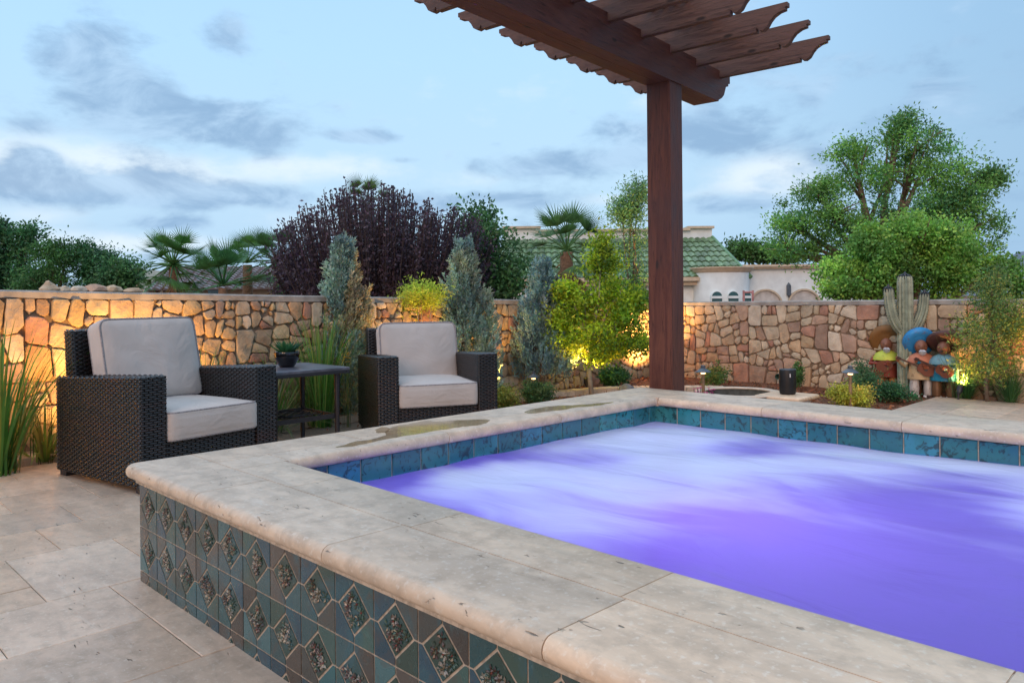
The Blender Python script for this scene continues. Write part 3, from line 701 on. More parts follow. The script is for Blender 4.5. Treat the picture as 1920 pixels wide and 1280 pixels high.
# puddle on the left coping
def m_puddle():
    t = NT('puddle_water'); g1 = t.nd('ShaderNodeBsdfGlossy'); g1.inputs['Roughness'].default_value = .05; tr = t.nd('ShaderNodeBsdfTransparent'); tr.inputs[0].default_value = (.90, .84, .74, 1)
    fr = t.nd('ShaderNodeFresnel'); fr.inputs[0].default_value = 1.45; mx = t.nd('ShaderNodeMixShader'); t.set(mx.inputs[0], t.mth('MULTIPLY', fr.outputs[0], .5)); t.L.new(tr.outputs[0], mx.inputs[1]); t.L.new(g1.outputs[0], mx.inputs[2]); return t.done(mx.outputs[0])
MPUD = m_puddle()
pud = [[(632, 839), (660, 827), (705, 820), (735, 800), (760, 795), (790, 789), (830, 790), (860, 787), (905, 785), (912, 790), (900, 796), (870, 799), (845, 803), (800, 810), (740, 820), (690, 832)],
       [(700, 806), (712, 801), (730, 803), (728, 809), (710, 811)],
       [(985, 771), (1010, 763), (1060, 759), (1110, 757), (1150, 753), (1140, 757), (1100, 762), (1050, 768), (1000, 775)],
       [(1630, 1210), (1665, 1216), (1700, 1232), (1690, 1240), (1640, 1222)]]
for k, pl in enumerate(pud):
    P = [atz(a, b, CT + .0012) for a, b in pl]; Q = []
    for i in range(len(P)):
        a, b = P[i], P[(i + 1) % len(P)]
        for q in range(4):
            t = q / 4; z_, c_ = P[i - 1], P[(i + 2) % len(P)]; p = .5 * ((2 * a) + (-z_ + b) * t + (2 * z_ - 5 * a + 4 * b - c_) * t * t + (-z_ + 3 * a - 3 * b + c_) * t**3); p.x += .03 * noise.noise(p * 9) + .012 * noise.noise(p * 31); p.y += .03 * noise.noise(p * 11 + Vector((5, 0, 0))) + .012 * noise.noise(p * 33); Q.append(p)
    c = sum(Q, Vector()) / len(Q); m = MB(); m.add([tuple(q) for q in Q], [tuple(range(len(Q)))])
    if k < 3: o = m.build('puddle', MPUD, recalc=False); tag(o, kind='stuff')

# water: aerated, lit from below
def m_water():
    t = NT('bubbling_water')
    v = t.vec((1, 1, 1)); sw = t.nd('ShaderNodeMapping'); t.L.new(t.tc.outputs['Object'], sw.inputs[0]); sw.inputs['Rotation'].default_value = (0, 0, math.radians(-22)); sw.inputs['Scale'].default_value = (.75, 1.9, 1)
    n = t.noise(.85, 3, .45, sw.outputs[0], 1.3); n2 = t.noise(3.2, 5, .5, sw.outputs[0], .9)
    f = t.ss(t.mth('ADD', t.mth('MULTIPLY', n, .8), t.mth('MULTIPLY', n2, .2)), .36, .64)
    b = t.bump(n2, .3, .03)
    g_ = None
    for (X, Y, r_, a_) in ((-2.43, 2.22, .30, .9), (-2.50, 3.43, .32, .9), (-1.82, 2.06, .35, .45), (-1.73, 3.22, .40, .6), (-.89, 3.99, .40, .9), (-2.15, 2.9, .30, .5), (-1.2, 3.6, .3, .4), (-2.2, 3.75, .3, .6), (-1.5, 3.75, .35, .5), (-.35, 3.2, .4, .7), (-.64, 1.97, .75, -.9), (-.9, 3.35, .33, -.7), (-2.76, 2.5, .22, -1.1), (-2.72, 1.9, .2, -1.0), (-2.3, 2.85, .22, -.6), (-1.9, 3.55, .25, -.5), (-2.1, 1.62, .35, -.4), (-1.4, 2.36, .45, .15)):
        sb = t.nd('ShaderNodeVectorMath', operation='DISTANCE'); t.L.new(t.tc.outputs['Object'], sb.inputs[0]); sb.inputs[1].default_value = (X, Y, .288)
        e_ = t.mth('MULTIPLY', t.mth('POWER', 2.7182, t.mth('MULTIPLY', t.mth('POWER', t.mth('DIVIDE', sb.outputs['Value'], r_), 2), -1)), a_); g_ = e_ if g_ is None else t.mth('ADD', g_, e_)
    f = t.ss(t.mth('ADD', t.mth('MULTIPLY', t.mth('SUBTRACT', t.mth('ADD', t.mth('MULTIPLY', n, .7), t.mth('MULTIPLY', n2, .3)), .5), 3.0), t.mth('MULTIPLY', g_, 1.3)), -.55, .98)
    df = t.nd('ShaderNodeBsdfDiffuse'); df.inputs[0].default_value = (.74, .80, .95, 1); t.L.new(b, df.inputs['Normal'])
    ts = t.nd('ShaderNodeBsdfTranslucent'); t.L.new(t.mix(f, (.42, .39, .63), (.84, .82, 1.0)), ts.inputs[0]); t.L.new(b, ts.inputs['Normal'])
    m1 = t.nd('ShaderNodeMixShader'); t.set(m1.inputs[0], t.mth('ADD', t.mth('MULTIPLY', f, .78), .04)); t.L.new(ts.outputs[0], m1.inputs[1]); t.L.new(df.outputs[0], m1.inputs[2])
    gl = t.nd('ShaderNodeBsdfGlossy'); gl.inputs['Roughness'].default_value = .22; t.L.new(b, gl.inputs['Normal'])
    fr = t.nd('ShaderNodeFresnel'); fr.inputs[0].default_value = 1.25; t.L.new(b, fr.inputs['Normal'])
    m2 = t.nd('ShaderNodeMixShader'); t.set(m2.inputs[0], t.mth('MULTIPLY', fr.outputs[0], .55)); t.L.new(m1.outputs[0], m2.inputs[1]); t.L.new(gl.outputs[0], m2.inputs[2])
    return t.done(m2.outputs[0])
m = MB(); nx_, ny_ = 90, 75
for jy in range(ny_ + 1):
    for ix in range(nx_ + 1):
        x = IX0 + .012 + (IX1 - IX0 - .024) * ix / nx_; y = IY0 + .012 + (IY1 - IY0 - .024) * jy / ny_
        z = .288 + .012 * noise.noise(Vector((x * 1.6, y * 2.4, 1))) + .006 * noise.noise(Vector((x * 4, y * 5, 2))) + .012 * math.exp(-((x + 1.3)**2 + (y - 2.9)**2) * 1.6)
        m.v.append((x, y, z))
for jy in range(ny_):
    for ix in range(nx_): m.f.append((jy * (nx_ + 1) + ix, jy * (nx_ + 1) + ix + 1, (jy + 1) * (nx_ + 1) + ix + 1, (jy + 1) * (nx_ + 1) + ix)); m.c.append((1, 1, 1))
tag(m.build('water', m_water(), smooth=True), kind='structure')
def lamp(name, kind, loc, col, e, rad=.05, parent=None, **k):
    l = bpy.data.lights.new(name, kind); l.energy = e; l.color = col
    if kind in ('POINT', 'SPOT'): l.shadow_soft_size = rad
    for a, b in k.items(): setattr(l, a, b)
    o = bpy.data.objects.new(name, l); COL.objects.link(o); o.location = loc
    if parent is not None: o.parent = parent
    return o
for (x, y, z, e, c) in ((-1.40, 2.42, -.30, 12.5, (.46, .23, 1)), (-2.3, 3.4, -.15, 2.6, (.16, .26, 1)), (-2.3, 2.1, -.2, 2.6, (.16, .18, 1)), (-.2, 2.1, -.25, 1.3, (.16, .15, 1)), (-.5, 3.3, -.2, 3.4, (.26, .20, 1))):
    lamp('pool_light', 'POINT', (x - SX0, y - SY0, z), c, e, .12, spa)

# ------------------------------------------------------------------ pergola
pg = thing('pergola', 'dark stained timber pergola with heavy beam and carved rafters above the hot tub', 'pergola', (-3.02, 4.53, 0), math.radians(5.6))
PO = (-3.02, 4.53, 0)
m = MB(); m.box((-3.02, 4.53, 1.26), (.178, .178, 2.53), bev=.006); m.build('post', MT['wood_z'], pg, org=PO)
m = MB(); m.box((-3.02, -1.3, 1.26), (.178, .178, 2.53), bev=.006); m.build('post', MT['wood_z'], pg, org=PO)
zb, zt = 2.515, 2.75
def beam_end(y, s):   # stepped corbel profile, s=+1 towards +y
    return [(y, zt), (y, zt - .062), (y - s * .03, zt - .066), (y - s * .03, zt - .088), (y - s * .07, zt - .094), (y - s * .088, zt - .13), (y - s * .11, zt - .17), (y - s * .15, zt - .20), (y - s * .20, zb + .012), (y - s * .205, zb + .012), (y - s * .208, zb)]
pr = beam_end(5.40, 1) + beam_end(-1.9, -1)[::-1]
m = MB(); m.prism(pr, 0, -3.12, -3.022); m.prism([(a, b) for a, b in pr], 0, -3.0195, -2.92); m.build('beam', MT['wood'], pg, org=PO)
rz0, rz1 = 2.70, 2.842
def tail(x, s):
    return [(x, rz1), (x, rz1 - .026), (x - s * .014, rz1 - .028), (x - s * .014, rz1 - .044), (x - s * .05, rz1 - .050), (x - s * .085, rz1 - .068), (x - s * .108, rz1 - .092), (x - s * .128, rz0 + .018), (x - s * .155, rz0 + .002), (x - s * .178, rz0 + .006), (x - s * .186, rz0 + .022), (x - s * .194, rz0 + .022), (x - s * .196, rz0)]
m = MB(); prof = tail(-2.122, 1) + tail(-3.77, -1)[::-1]
yv = 5.23
ra = None; k = 0
while yv > -1.7:
    mm = MB(); mm.prism(prof, 1, -.022, .022)
    if ra is None:
        ra = mm.build('rafter', MT['wood_x'], pg, org=(-3.02, 0, 0)); o = ra
    else:
        o = ra.copy(); COL.objects.link(o)
        o.parent = pg
    o.location = (random.uniform(-.008, .008), yv - PO[1], random.uniform(-.003, .003)); yv -= .39; k += 1
for i, x in enumerate((-2.83, -2.755, -2.68, -2.605)):
    mm = MB(); mm.box((0, 1.6, 0), (.022, 6.8, .022), bev=.002); o = mm.build('slat', MT['wood'], pg); o.location = (x - PO[0], -PO[1], rz1 + .012)

# ------------------------------------------------------------------ wicker armchairs
def bilin(p00, p10, p11, p01, s, t): return p00 * (1 - s) * (1 - t) + p10 * s * (1 - t) + p11 * s * t + p01 * (1 - s) * t
def weave(m, p00, p10, p11, p01, pu=.056, pv=.0128, amp=.009, flip=1, rnd=random.Random(2)):
    """woven strands on the quad; strands run p00->p10; normal = (p10-p00)x(p01-p00)"""
    p00, p10, p11, p01 = map(Vector, (p00, p10, p11, p01)); N = (p10 - p00).cross(p01 - p00).normalized() * flip
    W = ((p10 - p00).length + (p11 - p01).length) / 2; H = ((p01 - p00).length + (p11 - p10).length) / 2
    nr = max(2, round(H / pv)); nc = max(1, round(W / pu))
    for r in range(nr):
        base = rnd.choice([(.009, .008, .009), (.011, .009, .009), (.007, .007, .009), (.016, .009, .008), (.010, .009, .010)]); t0 = (r + .03) / nr; t1 = (r + .97) / nr
        o = .5 if r % 2 else 0
        for c in range(-1, nc + 1):
            s0 = (c + o - .04) / nc; s1 = (c + o + .80) / nc
            s0 = max(0, s0); s1 = min(1, s1)
            if s1 - s0 < .12 / nc: continue
            k = rnd.uniform(.7, 1.4); vs = []; M_ = 5
            for i in range(M_):
                q = i / (M_ - 1); h = amp * (math.sin(PI * (q * .9 + .05))**.8)
                S_ = s0 + (s1 - s0) * q; tt = (t0, (t0 + t1) / 2, t1)
                vs.append(bilin(p00, p10, p11, p01, S_, tt[0]) + N * (h * .35 - .001)); vs.append(bilin(p00, p10, p11, p01, S_, tt[1]) + N * (h + .0012)); vs.append(bilin(p00, p10, p11, p01, S_, tt[2]) + N * (h * .35 - .001))
            m.add(vs, [(i * 3 + j_, (i + 1) * 3 + j_, (i + 1) * 3 + j_ + 1, i * 3 + j_ + 1) for i in range(M_ - 1) for j_ in (0, 1)], tuple(v * k for v in base))
def hexa(m, P, col=None):
    """P: 8 points, bottom 4 then top 4 (ccw)"""
    m.add(P, [(3, 2, 1, 0), (4, 5, 6, 7), (0, 1, 5, 4), (1, 2, 6, 5), (2, 3, 7, 6), (3, 0, 4, 7)], col)
def woven_block(name, P, parent, faces='abcdef', inset=.004):
    P = [Vector(p) for p in P]; m = MB(); F = {'b': (3, 2, 1, 0), 't': (4, 5, 6, 7), '0': (0, 1, 5, 4), '1': (1, 2, 6, 5), '2': (2, 3, 7, 6), '3': (3, 0, 4, 7)}
    for k in faces:
        q = [P[i] for i in F[k]]; weave(m, *q)
    for i in range(4):     # rolled corner strands
        a, b = P[i], P[i + 4]; L = (b - a).length; n = int(L / .0098)
        c = sum(P[:4], Vector()) / 4; out = (a - c); out.z = 0; out.normalize()
    # top edge roll
    o = m.build(name, MT['wicker'], parent, smooth=True, recalc=False)
    c = sum(P, Vector()) / 8; core = MB(); hexa(core, [c + (p - c) - (p - c).normalized() * inset for p in P]); k = core.build('core', MT['wicker_core'], o)
    return o
def cushion(name, a, b, c, parent, crown=.02, r=.03, seed=1, tilt=None, loc=(0, 0, 0), front_puff=.01, dent=0.0):
    """box cushion, half sizes a (x) b (y) c (z)"""
    bm = bmesh.new(); bmesh.ops.create_cube(bm, size=2); bmesh.ops.subdivide_edges(bm, edges=bm.edges[:], cuts=17, use_grid_fill=True)
    def shape(p):
        x, y, z = p; ax, by = a, b
        q = Vector((x * ax, y * by, z * c)); inn = Vector((max(-ax + r, min(ax - r, q.x)), max(-by + r, min(by - r, q.y)), max(-c + r * .5, min(c - r * .5, q.z))))
        d = q - inn
        if d.length > 1e-6:
            dd = d.normalized(); k = min(1, d.length / r); q = inn + Vector((dd.x * r, dd.y * r, dd.z * r * .5)) * (1 if k > .2 else k)
        w = (1 - abs(x)**3) * (1 - abs(y)**3)
        if abs(z) > .6: q.z += math.copysign(crown * w, z) * min(1, (abs(z) - .6) / .4)
        else: w2 = (1 - abs(z)**2); q.x += math.copysign(front_puff * w2 * (1 - abs(y)**4), x) if abs(x) > .9 else 0; q.y += math.copysign(front_puff * w2 * (1 - abs(x)**4), y) if abs(y) > .9 else 0
        nn = noise.noise(Vector((x * 1.6 + seed, y * 1.6, z))) * .010 + noise.noise(Vector((x * 4 + seed, y * 4, z * 2))) * .0035
        q.z += nn * w * (1 if z > 0 else -1)
        return q
    for v in bm.verts: v.co = shape(v.co)
    bm.verts.index_update(); m = MB(); m.add([v.co.copy() for v in bm.verts], [tuple(v.index for v in f.verts) for f in bm.faces]); bm.free()
    o = m.build(name, MT['fabric'], parent, smooth=True); o.location = loc
    if tilt: o.rotation_euler = tilt
    pm = MB()
    for sg in (1, -1):
        pts = []; rr = r * 1.2
        for (cx, cy, w0) in ((a - rr, b - rr, 0), (-a + rr, b - rr, PI / 2), (-a + rr, -b + rr, PI), (a - rr, -b + rr, 1.5 * PI)):
            for k in range(5): w = w0 + PI / 2 * k / 4; pts.append(Vector((cx + rr * math.cos(w), cy + rr * math.sin(w), 0)))
        pts2 = []
        for i in range(len(pts)):
            p, q = pts[i], pts[(i + 1) % len(pts)]; n = max(1, int((q - p).length / .04))
            for k in range(n): pts2.append(p.lerp(q, k / n))
        pts2.append(pts2[0]); P2 = []
        for p in pts2:
            k = .985; x, y = p.x / a, p.y / b; s_ = shape((max(-1, min(1, x)), max(-1, min(1, y)), sg)); P2.append(Vector((p.x * k, p.y * k, s_.z * .5 + sg * (c - .004) * .5)))
        pm.tube(P2, .0055, 6, cap=False)
    pm.build('piping', MT['piping'], o, smooth=True); return o
def make_chair(label, loc, rz, seed, dz=0):
    t = thing('wicker_armchair', label, 'armchair', loc, rz, 'wicker armchairs beside the hot tub')
    W, D, HF, HR, A, Z0 = .895, .93, .637, .592, .146, .035; h = W / 2
    for s in (-1, 1):   # arms (s=-1: image left). local x forward, origin at the front centre
        y0, y1 = (-h, -h + A) if s < 0 else (h - A, h)
        P = [(-D, y0, Z0), (0, y0, Z0), (0, y1, Z0), (-D, y1, Z0), (-D + .0, y0, HR), (0, y0, HF), (0, y1, HF), (-D, y1, HR)]
        woven_block('arm', P, t, 't0123')
    P = [(-D + .1, -h + A, Z0 + .01), (-.012, -h + A, Z0 + .01), (-.012, h - A, Z0 + .01), (-D + .1, h - A, Z0 + .01), (-D + .1, -h + A, .262), (-.012, -h + A, .262), (-.012, h - A, .262), (-D + .1, h - A, .262)]
    woven_block('seat_base', P, t, '1')
    bw = h - .07
    P = [(-D + .005, -bw, .05), (-D + .13, -bw, .05), (-D + .13, bw, .05), (-D + .005, bw, .05), (-D - .045, -bw, .875 + dz * .8), (-D + .055, -bw, .875 + dz * .8), (-D + .055, bw, .875 + dz * .8), (-D - .045, bw, .875 + dz * .8)]
    woven_block('backrest', P, t, 't0123')
    for x in (-D + .04, -.05):
        for y in (-h + .06, h - .06):
            m = MB(); m.box((x, y, .018), (.07, .09, .036)); m.build('foot', MT['blackmetal'], t)
    cushion('seat_cushion', .375, h - A - .004, .083, t, .018, .03, seed, None, (-.352, 0, .262 + .086), .008)
    cushion('back_cushion', .262, h - A + .018, .078, t, .028, .045, seed + 9, (0, math.radians(-104), 0), (-D + .235, 0, .435 + .243 + dz), .004)
    return t
make_chair('dark brown wicker armchair beside the tiled corner of the hot tub, nearer of the two', (-4.462, 1.968, 0), .185, 1.0)
make_chair('dark brown wicker armchair standing farther back, to the right of the small black table', (-4.375, 3.612, 0), -.44, 5.0, -.085)

# ------------------------------------------------------------------ side table, plant pot
TX, TY = -4.905, 2.70
tb = thing('side_table', 'small square black metal side table with a lattice shelf between the armchairs', 'table', (TX, TY, 0))
m = MB(); m.box((0, 0, .574), (.60, .60, .022), bev=.006); m.build('tabletop', m_plain('slate_top', (.10, .10, .125), .35, ns=8, var=.4, bump=.3), tb)
m = MB()
for (cx, cy, w, d) in ((0, .285, .60, .03), (0, -.285, .60, .03), (.285, 0, .03, .54), (-.285, 0, .03, .54)): m.box((cx, cy, .555), (w, d, .026), bev=.004)
m.build('apron', MT['blackmetal'], tb)
for x in (-.235, .235):
    for y in (-.235, .235):
        m = MB(); m.lathe([(.018, 0), (.018, .01), (.0155, .015), (.0165, .30), (.019, .31), (.0175, .33), (.0215, .545)], (x, y, 0), 12); m.build('leg', MT['blackmetal'], tb, smooth=True, angle=40)
m = MB()
for (cx, cy, w, d) in ((0, .225, .45, .012), (0, -.225, .45, .012), (.225, 0, .012, .45), (-.225, 0, .012, .45)): m.box((cx, cy, .245), (w, d, .032))
for i in range(-5, 6):
    c = i * .075; L = .43 - abs(c)
    if L < .06: continue
    for s in (1, -1): m.box((c * .5, s * c * .5, .256), (L * .98, .008, .006 + .001 * s), M=Matrix.Rotation(s * -PI / 4, 4, 'Z'))
pts = [(.15 * math.cos(w), .15 * math.sin(w), .262) for w in np.linspace(0, 2 * PI, 29)]; m.tube(pts, .005, 6, cap=False)
m.build('lattice_shelf', MT['blackmetal'], tb)
pot = thing('plant_pot', 'glossy black bowl shaped pot standing on the black side table', 'pot', (TX - .03, TY + .0, .5855))
m = MB(); m.lathe([(.048, 0), (.062, .02), (.082, .06), (.089, .10), (.0865, .108), (.082, .103), (.076, .085), (.0, .084)], n=40); m.build('bowl', MT['ceramic'], pot, smooth=True, angle=60)
m = MB(); m.lathe([(.0, .092), (.079, .088)], n=20); m.build('soil', MT['mulch'], pot)
suc = thing('succulent', 'spiky green succulent growing in the black pot on the side table', 'plant', (TX - .03, TY, .672))
m = MB(); rnd = random.Random(3)
for ring, (n, tilt, L, w) in enumerate(((11, 1.05, .135, .026), (10, .8, .125, .027), (8, .5, .115, .026), (5, .2, .10, .022))):
    for i in range(n):
        az_ = 2 * PI * i / n + ring * .4 + rnd.uniform(-.1, .1); ti = tilt + rnd.uniform(-.12, .12); l = L * rnd.uniform(.9, 1.12); d = Vector((math.cos(az_), math.sin(az_), 0)); s_ = Vector((-d.y, d.x, 0)); vs = []
        for q in range(7):
            u_ = q / 6; an = ti * (1.0 - .25 * u_) + .0; p = d * (l * u_ * math.sin(an) + .012) + Vector((0, 0, l * u_ * math.cos(an) - .02 * u_ * u_)); ww = w * (math.sin(PI * (.18 + .82 * u_))**.7) * .5 if u_ < 1 else .0005
            vs += [p - s_ * ww + Vector((0, 0, ww * .5)), p - Vector((0, 0, .004)), p + s_ * ww + Vector((0, 0, ww * .5))]
        g_ = rnd.uniform(.8, 1.2) * (1.0 + .5 * (ring > 1)); m.add(vs, [(q * 3 + k, q * 3 + k + 1, (q + 1) * 3 + k + 1, (q + 1) * 3 + k) for q in range(6) for k in (0, 1)], (.035 * g_ * (1 + .8 * (ring > 1)), .135 * g_, .055 * g_))
m.build('leaves', MT['blade'], suc, smooth=True, recalc=False)

# ------------------------------------------------------------------ pedestal, speaker, pond, lamps
pd = thing('pedestal', 'low stone pedestal with a square cream cap slab carrying the black speaker', 'pedestal', (*at(1475, 740, 7.42).to_2d(), 0))
m = MB(); slab(m, -.225, .225, -.225, .225, ('-x', '+x', '-y', '+y'), (1.15, 1.08, .98), .055, .105); m.build('cap_slab', MT['trav'], pd, smooth=True, angle=50)
m = MB(); m.box((0, 0, .012), (.33, .33, .086), bev=.01); m.build('base', MT['stone'], pd)
sp = thing('speaker', 'black rounded portable speaker standing on the cream pedestal slab', 'speaker', (*at(1477, 740, 7.42).to_2d(), .106), math.radians(45))
m = MB(); pr = [(.062, 0), (.072, .004), (.077, .02), (.0805, .12), (.080, .225), (.077, .236), (.0715, .239), (.0, .237)]
vs = []; n = 32
m.lathe(pr, n=36); b = m.build('body', MT['blackplastic'], sp, smooth=True, angle=50); b.scale = (1, .85, 1)
m = MB(); m.lathe([(.079, .2365), (.0785, .2405), (.072, .2415), (.071, .238)], n=36); k_ = m.build('top_ring', MT['greymetal'], sp, smooth=True); k_.scale = (1, .85, 1)
m = MB(); m.box((0, -.0690, .185), (.008, .002, .034)); m.build('badge', m_plain('white_badge', (.7, .7, .7), .4), sp)
pn = thing('garden_basin', 'round dark basin wall with a pale rim behind the speaker pedestal', 'basin', (*at(1385, 740, 7.72).to_2d(), 0))
m = MB(); m.lathe([(.42, -.1), (.42, .085), (.34, .085), (.34, -.1)], n=48, ring=True); m.build('basin_wall', m_plain('dark_render', (.09, .10, .09), .8), pn, smooth=True, angle=40)
m = MB(); m.lathe([(.43, .087), (.43, .096), (.42, .100), (.335, .100), (.33, .096), (.33, .087)], n=48, ring=True); m.build('rim', MT['trav'], pn, smooth=True, angle=40)

def path_lamp(px, dep, h, label, e=1.1, lp=None):
    p = foot(px, dep) if lp is None else Vector(lp); t = thing('path_lamp', label, 'path lamp', (p.x, p.y, -.03), 0, 'bronze path lamps in the beds'); h += .03
    m = MB(); m.lathe([(.016, 0), (.016, h - .035)], n=12); m.build('stem', MT['brass'], t, smooth=True, angle=40)
    m = MB(); m.lathe([(.0, h - .004), (.074, h - .018), (.076, h - .014), (.045, h + .006), (.026, h + .016), (.022, h + .024), (.024, h + .028), (.020, h + .046), (.0, h + .05)], n=28); m.build('shade', MT['greymetal'], t, smooth=True, angle=50)
    m = MB(); m.lathe([(.0, h - .034), (.020, h - .034), (.022, h - .022), (.0, h - .020)], n=14); m.build('bulb', MT['lampglow'], t)
    lamp('lamp_light', 'POINT', (0.0, 0, h - .05), (1, .6, .28), e, .02, t)
    return t
path_lamp(1317, 7.4, .345, 'path lamp with a grey hat beside the pink flowers, right next to the pergola post')
path_lamp(1593, 7.2, .345, 'path lamp with a grey hat standing in the yellow shrub near the cactus sculpture')
path_lamp(999, 8.2, .225, 'small path lamp behind the round green shrub below the blue cypress')
path_lamp(929, 7.9, .27, 'path lamp half hidden behind the right arm of the farther armchair')

# ------------------------------------------------------------------ plants
def rdir(n): return unit(RG.normal(size=(n, 3)))
def lumps(blobs, n=10):
    out = []
    for c, r in blobs:
        for _ in range(n):
            u = rdir(1)[0] * (.45 + .5 * RG.random()); k = .34 + .26 * RG.random(); out.append((tuple(np.array(c) + u * np.array(r)), tuple(np.array(r) * k)))
    return out
def crown_points(blobs, nclump, per, rc, shell=.35):
    """clumps spread through ellipsoids (c, (rx,ry,rz)); returns leaf points, outward dirs, clump ids"""
    vol = np.array([b[1][0] * b[1][1] * b[1][2] for b in blobs])**.67; pr = vol / vol.sum(); P = []; D = []; K = []; cid = 0
    for b, p in zip(blobs, pr):
        n = max(3, int(nclump * p)); u = rdir(n); r = (shell + (1 - shell) * RG.random((n, 1)))**.6; cc = np.array(b[0]) + u * r * np.array(b[1])
        for c, uu in zip(cc, u):
            k = int(per * (.6 + .8 * RG.random())); q = RG.normal(size=(k, 3)) * rc * (.7 + .6 * RG.random()) * np.array([1, 1, .75]); P.append(c + q); D.append(uu * .6 + rdir(k) * .8 + np.array([0, 0, .15])); K += [cid] * k; cid += 1
    return np.concatenate(P), np.concatenate(D), np.array(K), cid
def limbs(m, base, blobs, r0, top, nsub=3, rnd=random):
    base = Vector(base); fork = base.lerp(Vector(top), .55)
    m.tube([base, base.lerp(fork, .5) + Vector((rnd.uniform(-.04, .04), rnd.uniform(-.04, .04), 0)), fork], [r0, r0 * .85, r0 * .75], 9)
    for b in blobs:
        c = Vector(b[0]); mid = fork.lerp(c, .5) + Vector((rnd.uniform(-.1, .1), rnd.uniform(-.1, .1), rnd.uniform(0, .12))) * (c - fork).length * .5
        m.tube([fork, mid, c], [r0 * .5, r0 * .32, r0 * .14], 7)
        for _ in range(nsub):
            e_ = c + Vector((rnd.uniform(-1, 1) * b[1][0], rnd.uniform(-1, 1) * b[1][1], rnd.uniform(-.3, 1) * b[1][2])) * .8
            s_ = mid.lerp(c, rnd.random()); m.tube([s_, s_.lerp(e_, .5) + Vector((0, 0, .05)), e_], [r0 * .16, r0 * .1, r0 * .03], 5)
def tree(name, label, base, blobs, nclump, per, rc, ls, lw, col, bark='bark', r0=.1, cat='tree', mat=None, nsub=3, cvar=.3, top=None, group=None, shell=.35, cols=None, droop=0):
    base = Vector(base); t = thing(name, label, cat, base, 0, group)
    P, D, K, nc = crown_points(lumps(blobs) if (base - Vector((0, 0, CAM_H))).length > 8.2 else blobs, nclump, per, rc, shell)
    if droop: D[:, 2] -= droop
    cl = (.58 + .84 * RG.random(nc))[K][:, None]; C = np.array(col)[None] * 1.6 * cl
    if cols is not None:
        pick = RG.random(nc)[K][:, None]; C = np.where(pick < .3, np.array(cols)[None] * 1.6 * cl, C)
    leaf_mesh(P, D, ls, lw, C, cvar, 'crown', mat or MT['leaf'], t, tuple(base))
    m = MB(); cz = sum((Vector(b[0]) for b in blobs), Vector()) / len(blobs); limbs(m, base, blobs, r0, top or cz, nsub, random.Random(len(label))); m.build('trunk', MT[bark], t, smooth=True, org=tuple(base))
    return t
def pblob(px, py, dep, rpx, rpy, rd=None):
    """ellipsoid given by its photo centre and half sizes in photo pixels at a real distance"""
    k = dep / FPX; c = at(px, py, dep); return (tuple(c), (rpx * k, rpx * k if rd is None else rd, rpy * k))

# purple plum tree behind the left wall: many upright shoots
d = 11.5; base = foot(715, d, -.75); t = thing('plum_tree', 'wide purple leaved plum tree rising behind the wall and the two blue cypresses', 'tree', base)
P = []; D = []; m = MB(); rnd = random.Random(12)
outline = [(505, 520), (498, 470), (520, 425), (560, 395), (600, 372), (640, 350), (690, 348), (740, 352), (790, 375), (830, 395), (868, 385), (905, 420), (925, 455), (930, 500)]
def ytop(px):
    for (a, b), (c, e_) in zip(outline, outline[1:]):
        if min(a, c) <= px <= max(a, c) and a != c: return b + (e_ - b) * (px - a) / (c - a)
    return 520
for i in range(430):
    fx = rnd.uniform(-1, 1); px = 715 + fx * 212; yt = ytop(px) + abs(rnd.gauss(0, 1)) * 26 + rnd.uniform(-14, 10)
    if rnd.random() < .35: yt += rnd.uniform(20, 110)
    dd = d + rnd.uniform(-1.3, 1.3) * math.sqrt(max(0, 1 - fx * fx)); tip = at(px, yt, dd); st = base + Vector((rnd.uniform(-.2, .2), rnd.uniform(-.2, .2), rnd.uniform(.4, .9)))
    ctl = base.lerp(tip, .45); ctl.z = st.z + (tip.z - st.z) * .28; ctl += VR * fx * .5
    pts = []
    for k in range(9): u_ = k / 8; pts.append(st * (1 - u_)**2 + ctl * 2 * u_ * (1 - u_) + tip * u_ * u_)
    m.tube(pts, [.022 * (1 - .85 * k / 8) + .003 for k in range(9)], 4, cap=False)
    for k in range(2, 9):
        a_ = pts[k - 1]; b_ = pts[k]; n_ = rnd.randint(28, 42) if k < 8 else 26
        tt = RG.random((n_, 1)); base_ = np.array(a_) * (1 - tt) + np.array(b_) * tt; rr = .085 * (1 - .45 * (k / 8)); P.append(base_ + RG.normal(size=(n_, 3)) * rr * .8); D.append(rdir(n_) + np.array(b_ - a_) / max(.01, (b_ - a_).length) * .8)
P = np.concatenate(P); D = np.concatenate(D); leaf_mesh(P, D, .056, .031, np.array([.090, .066, .095]) * (.6 + .9 * RG.random((len(P), 1))), .3, 'crown', MT['leaf'], t, tuple(base))
m.build('trunk', m_plain('dark_bark', (.05, .035, .035), .9), t, org=tuple(base), recalc=False)

# green tree just right of the plum
d = 12; tree('shade_tree', 'dark green leafy tree between the purple plum tree and the white house', foot(925, d, -.75), [pblob(905, 500, d, 55, 60), pblob(930, 455, d, 38, 50), pblob(890, 420, d + .5, 26, 36), pblob(955, 520, d, 26, 40), pblob(885, 540, d, 50, 30)], 110, 55, .13, .07, .04, (.045, .115, .045), r0=.09)
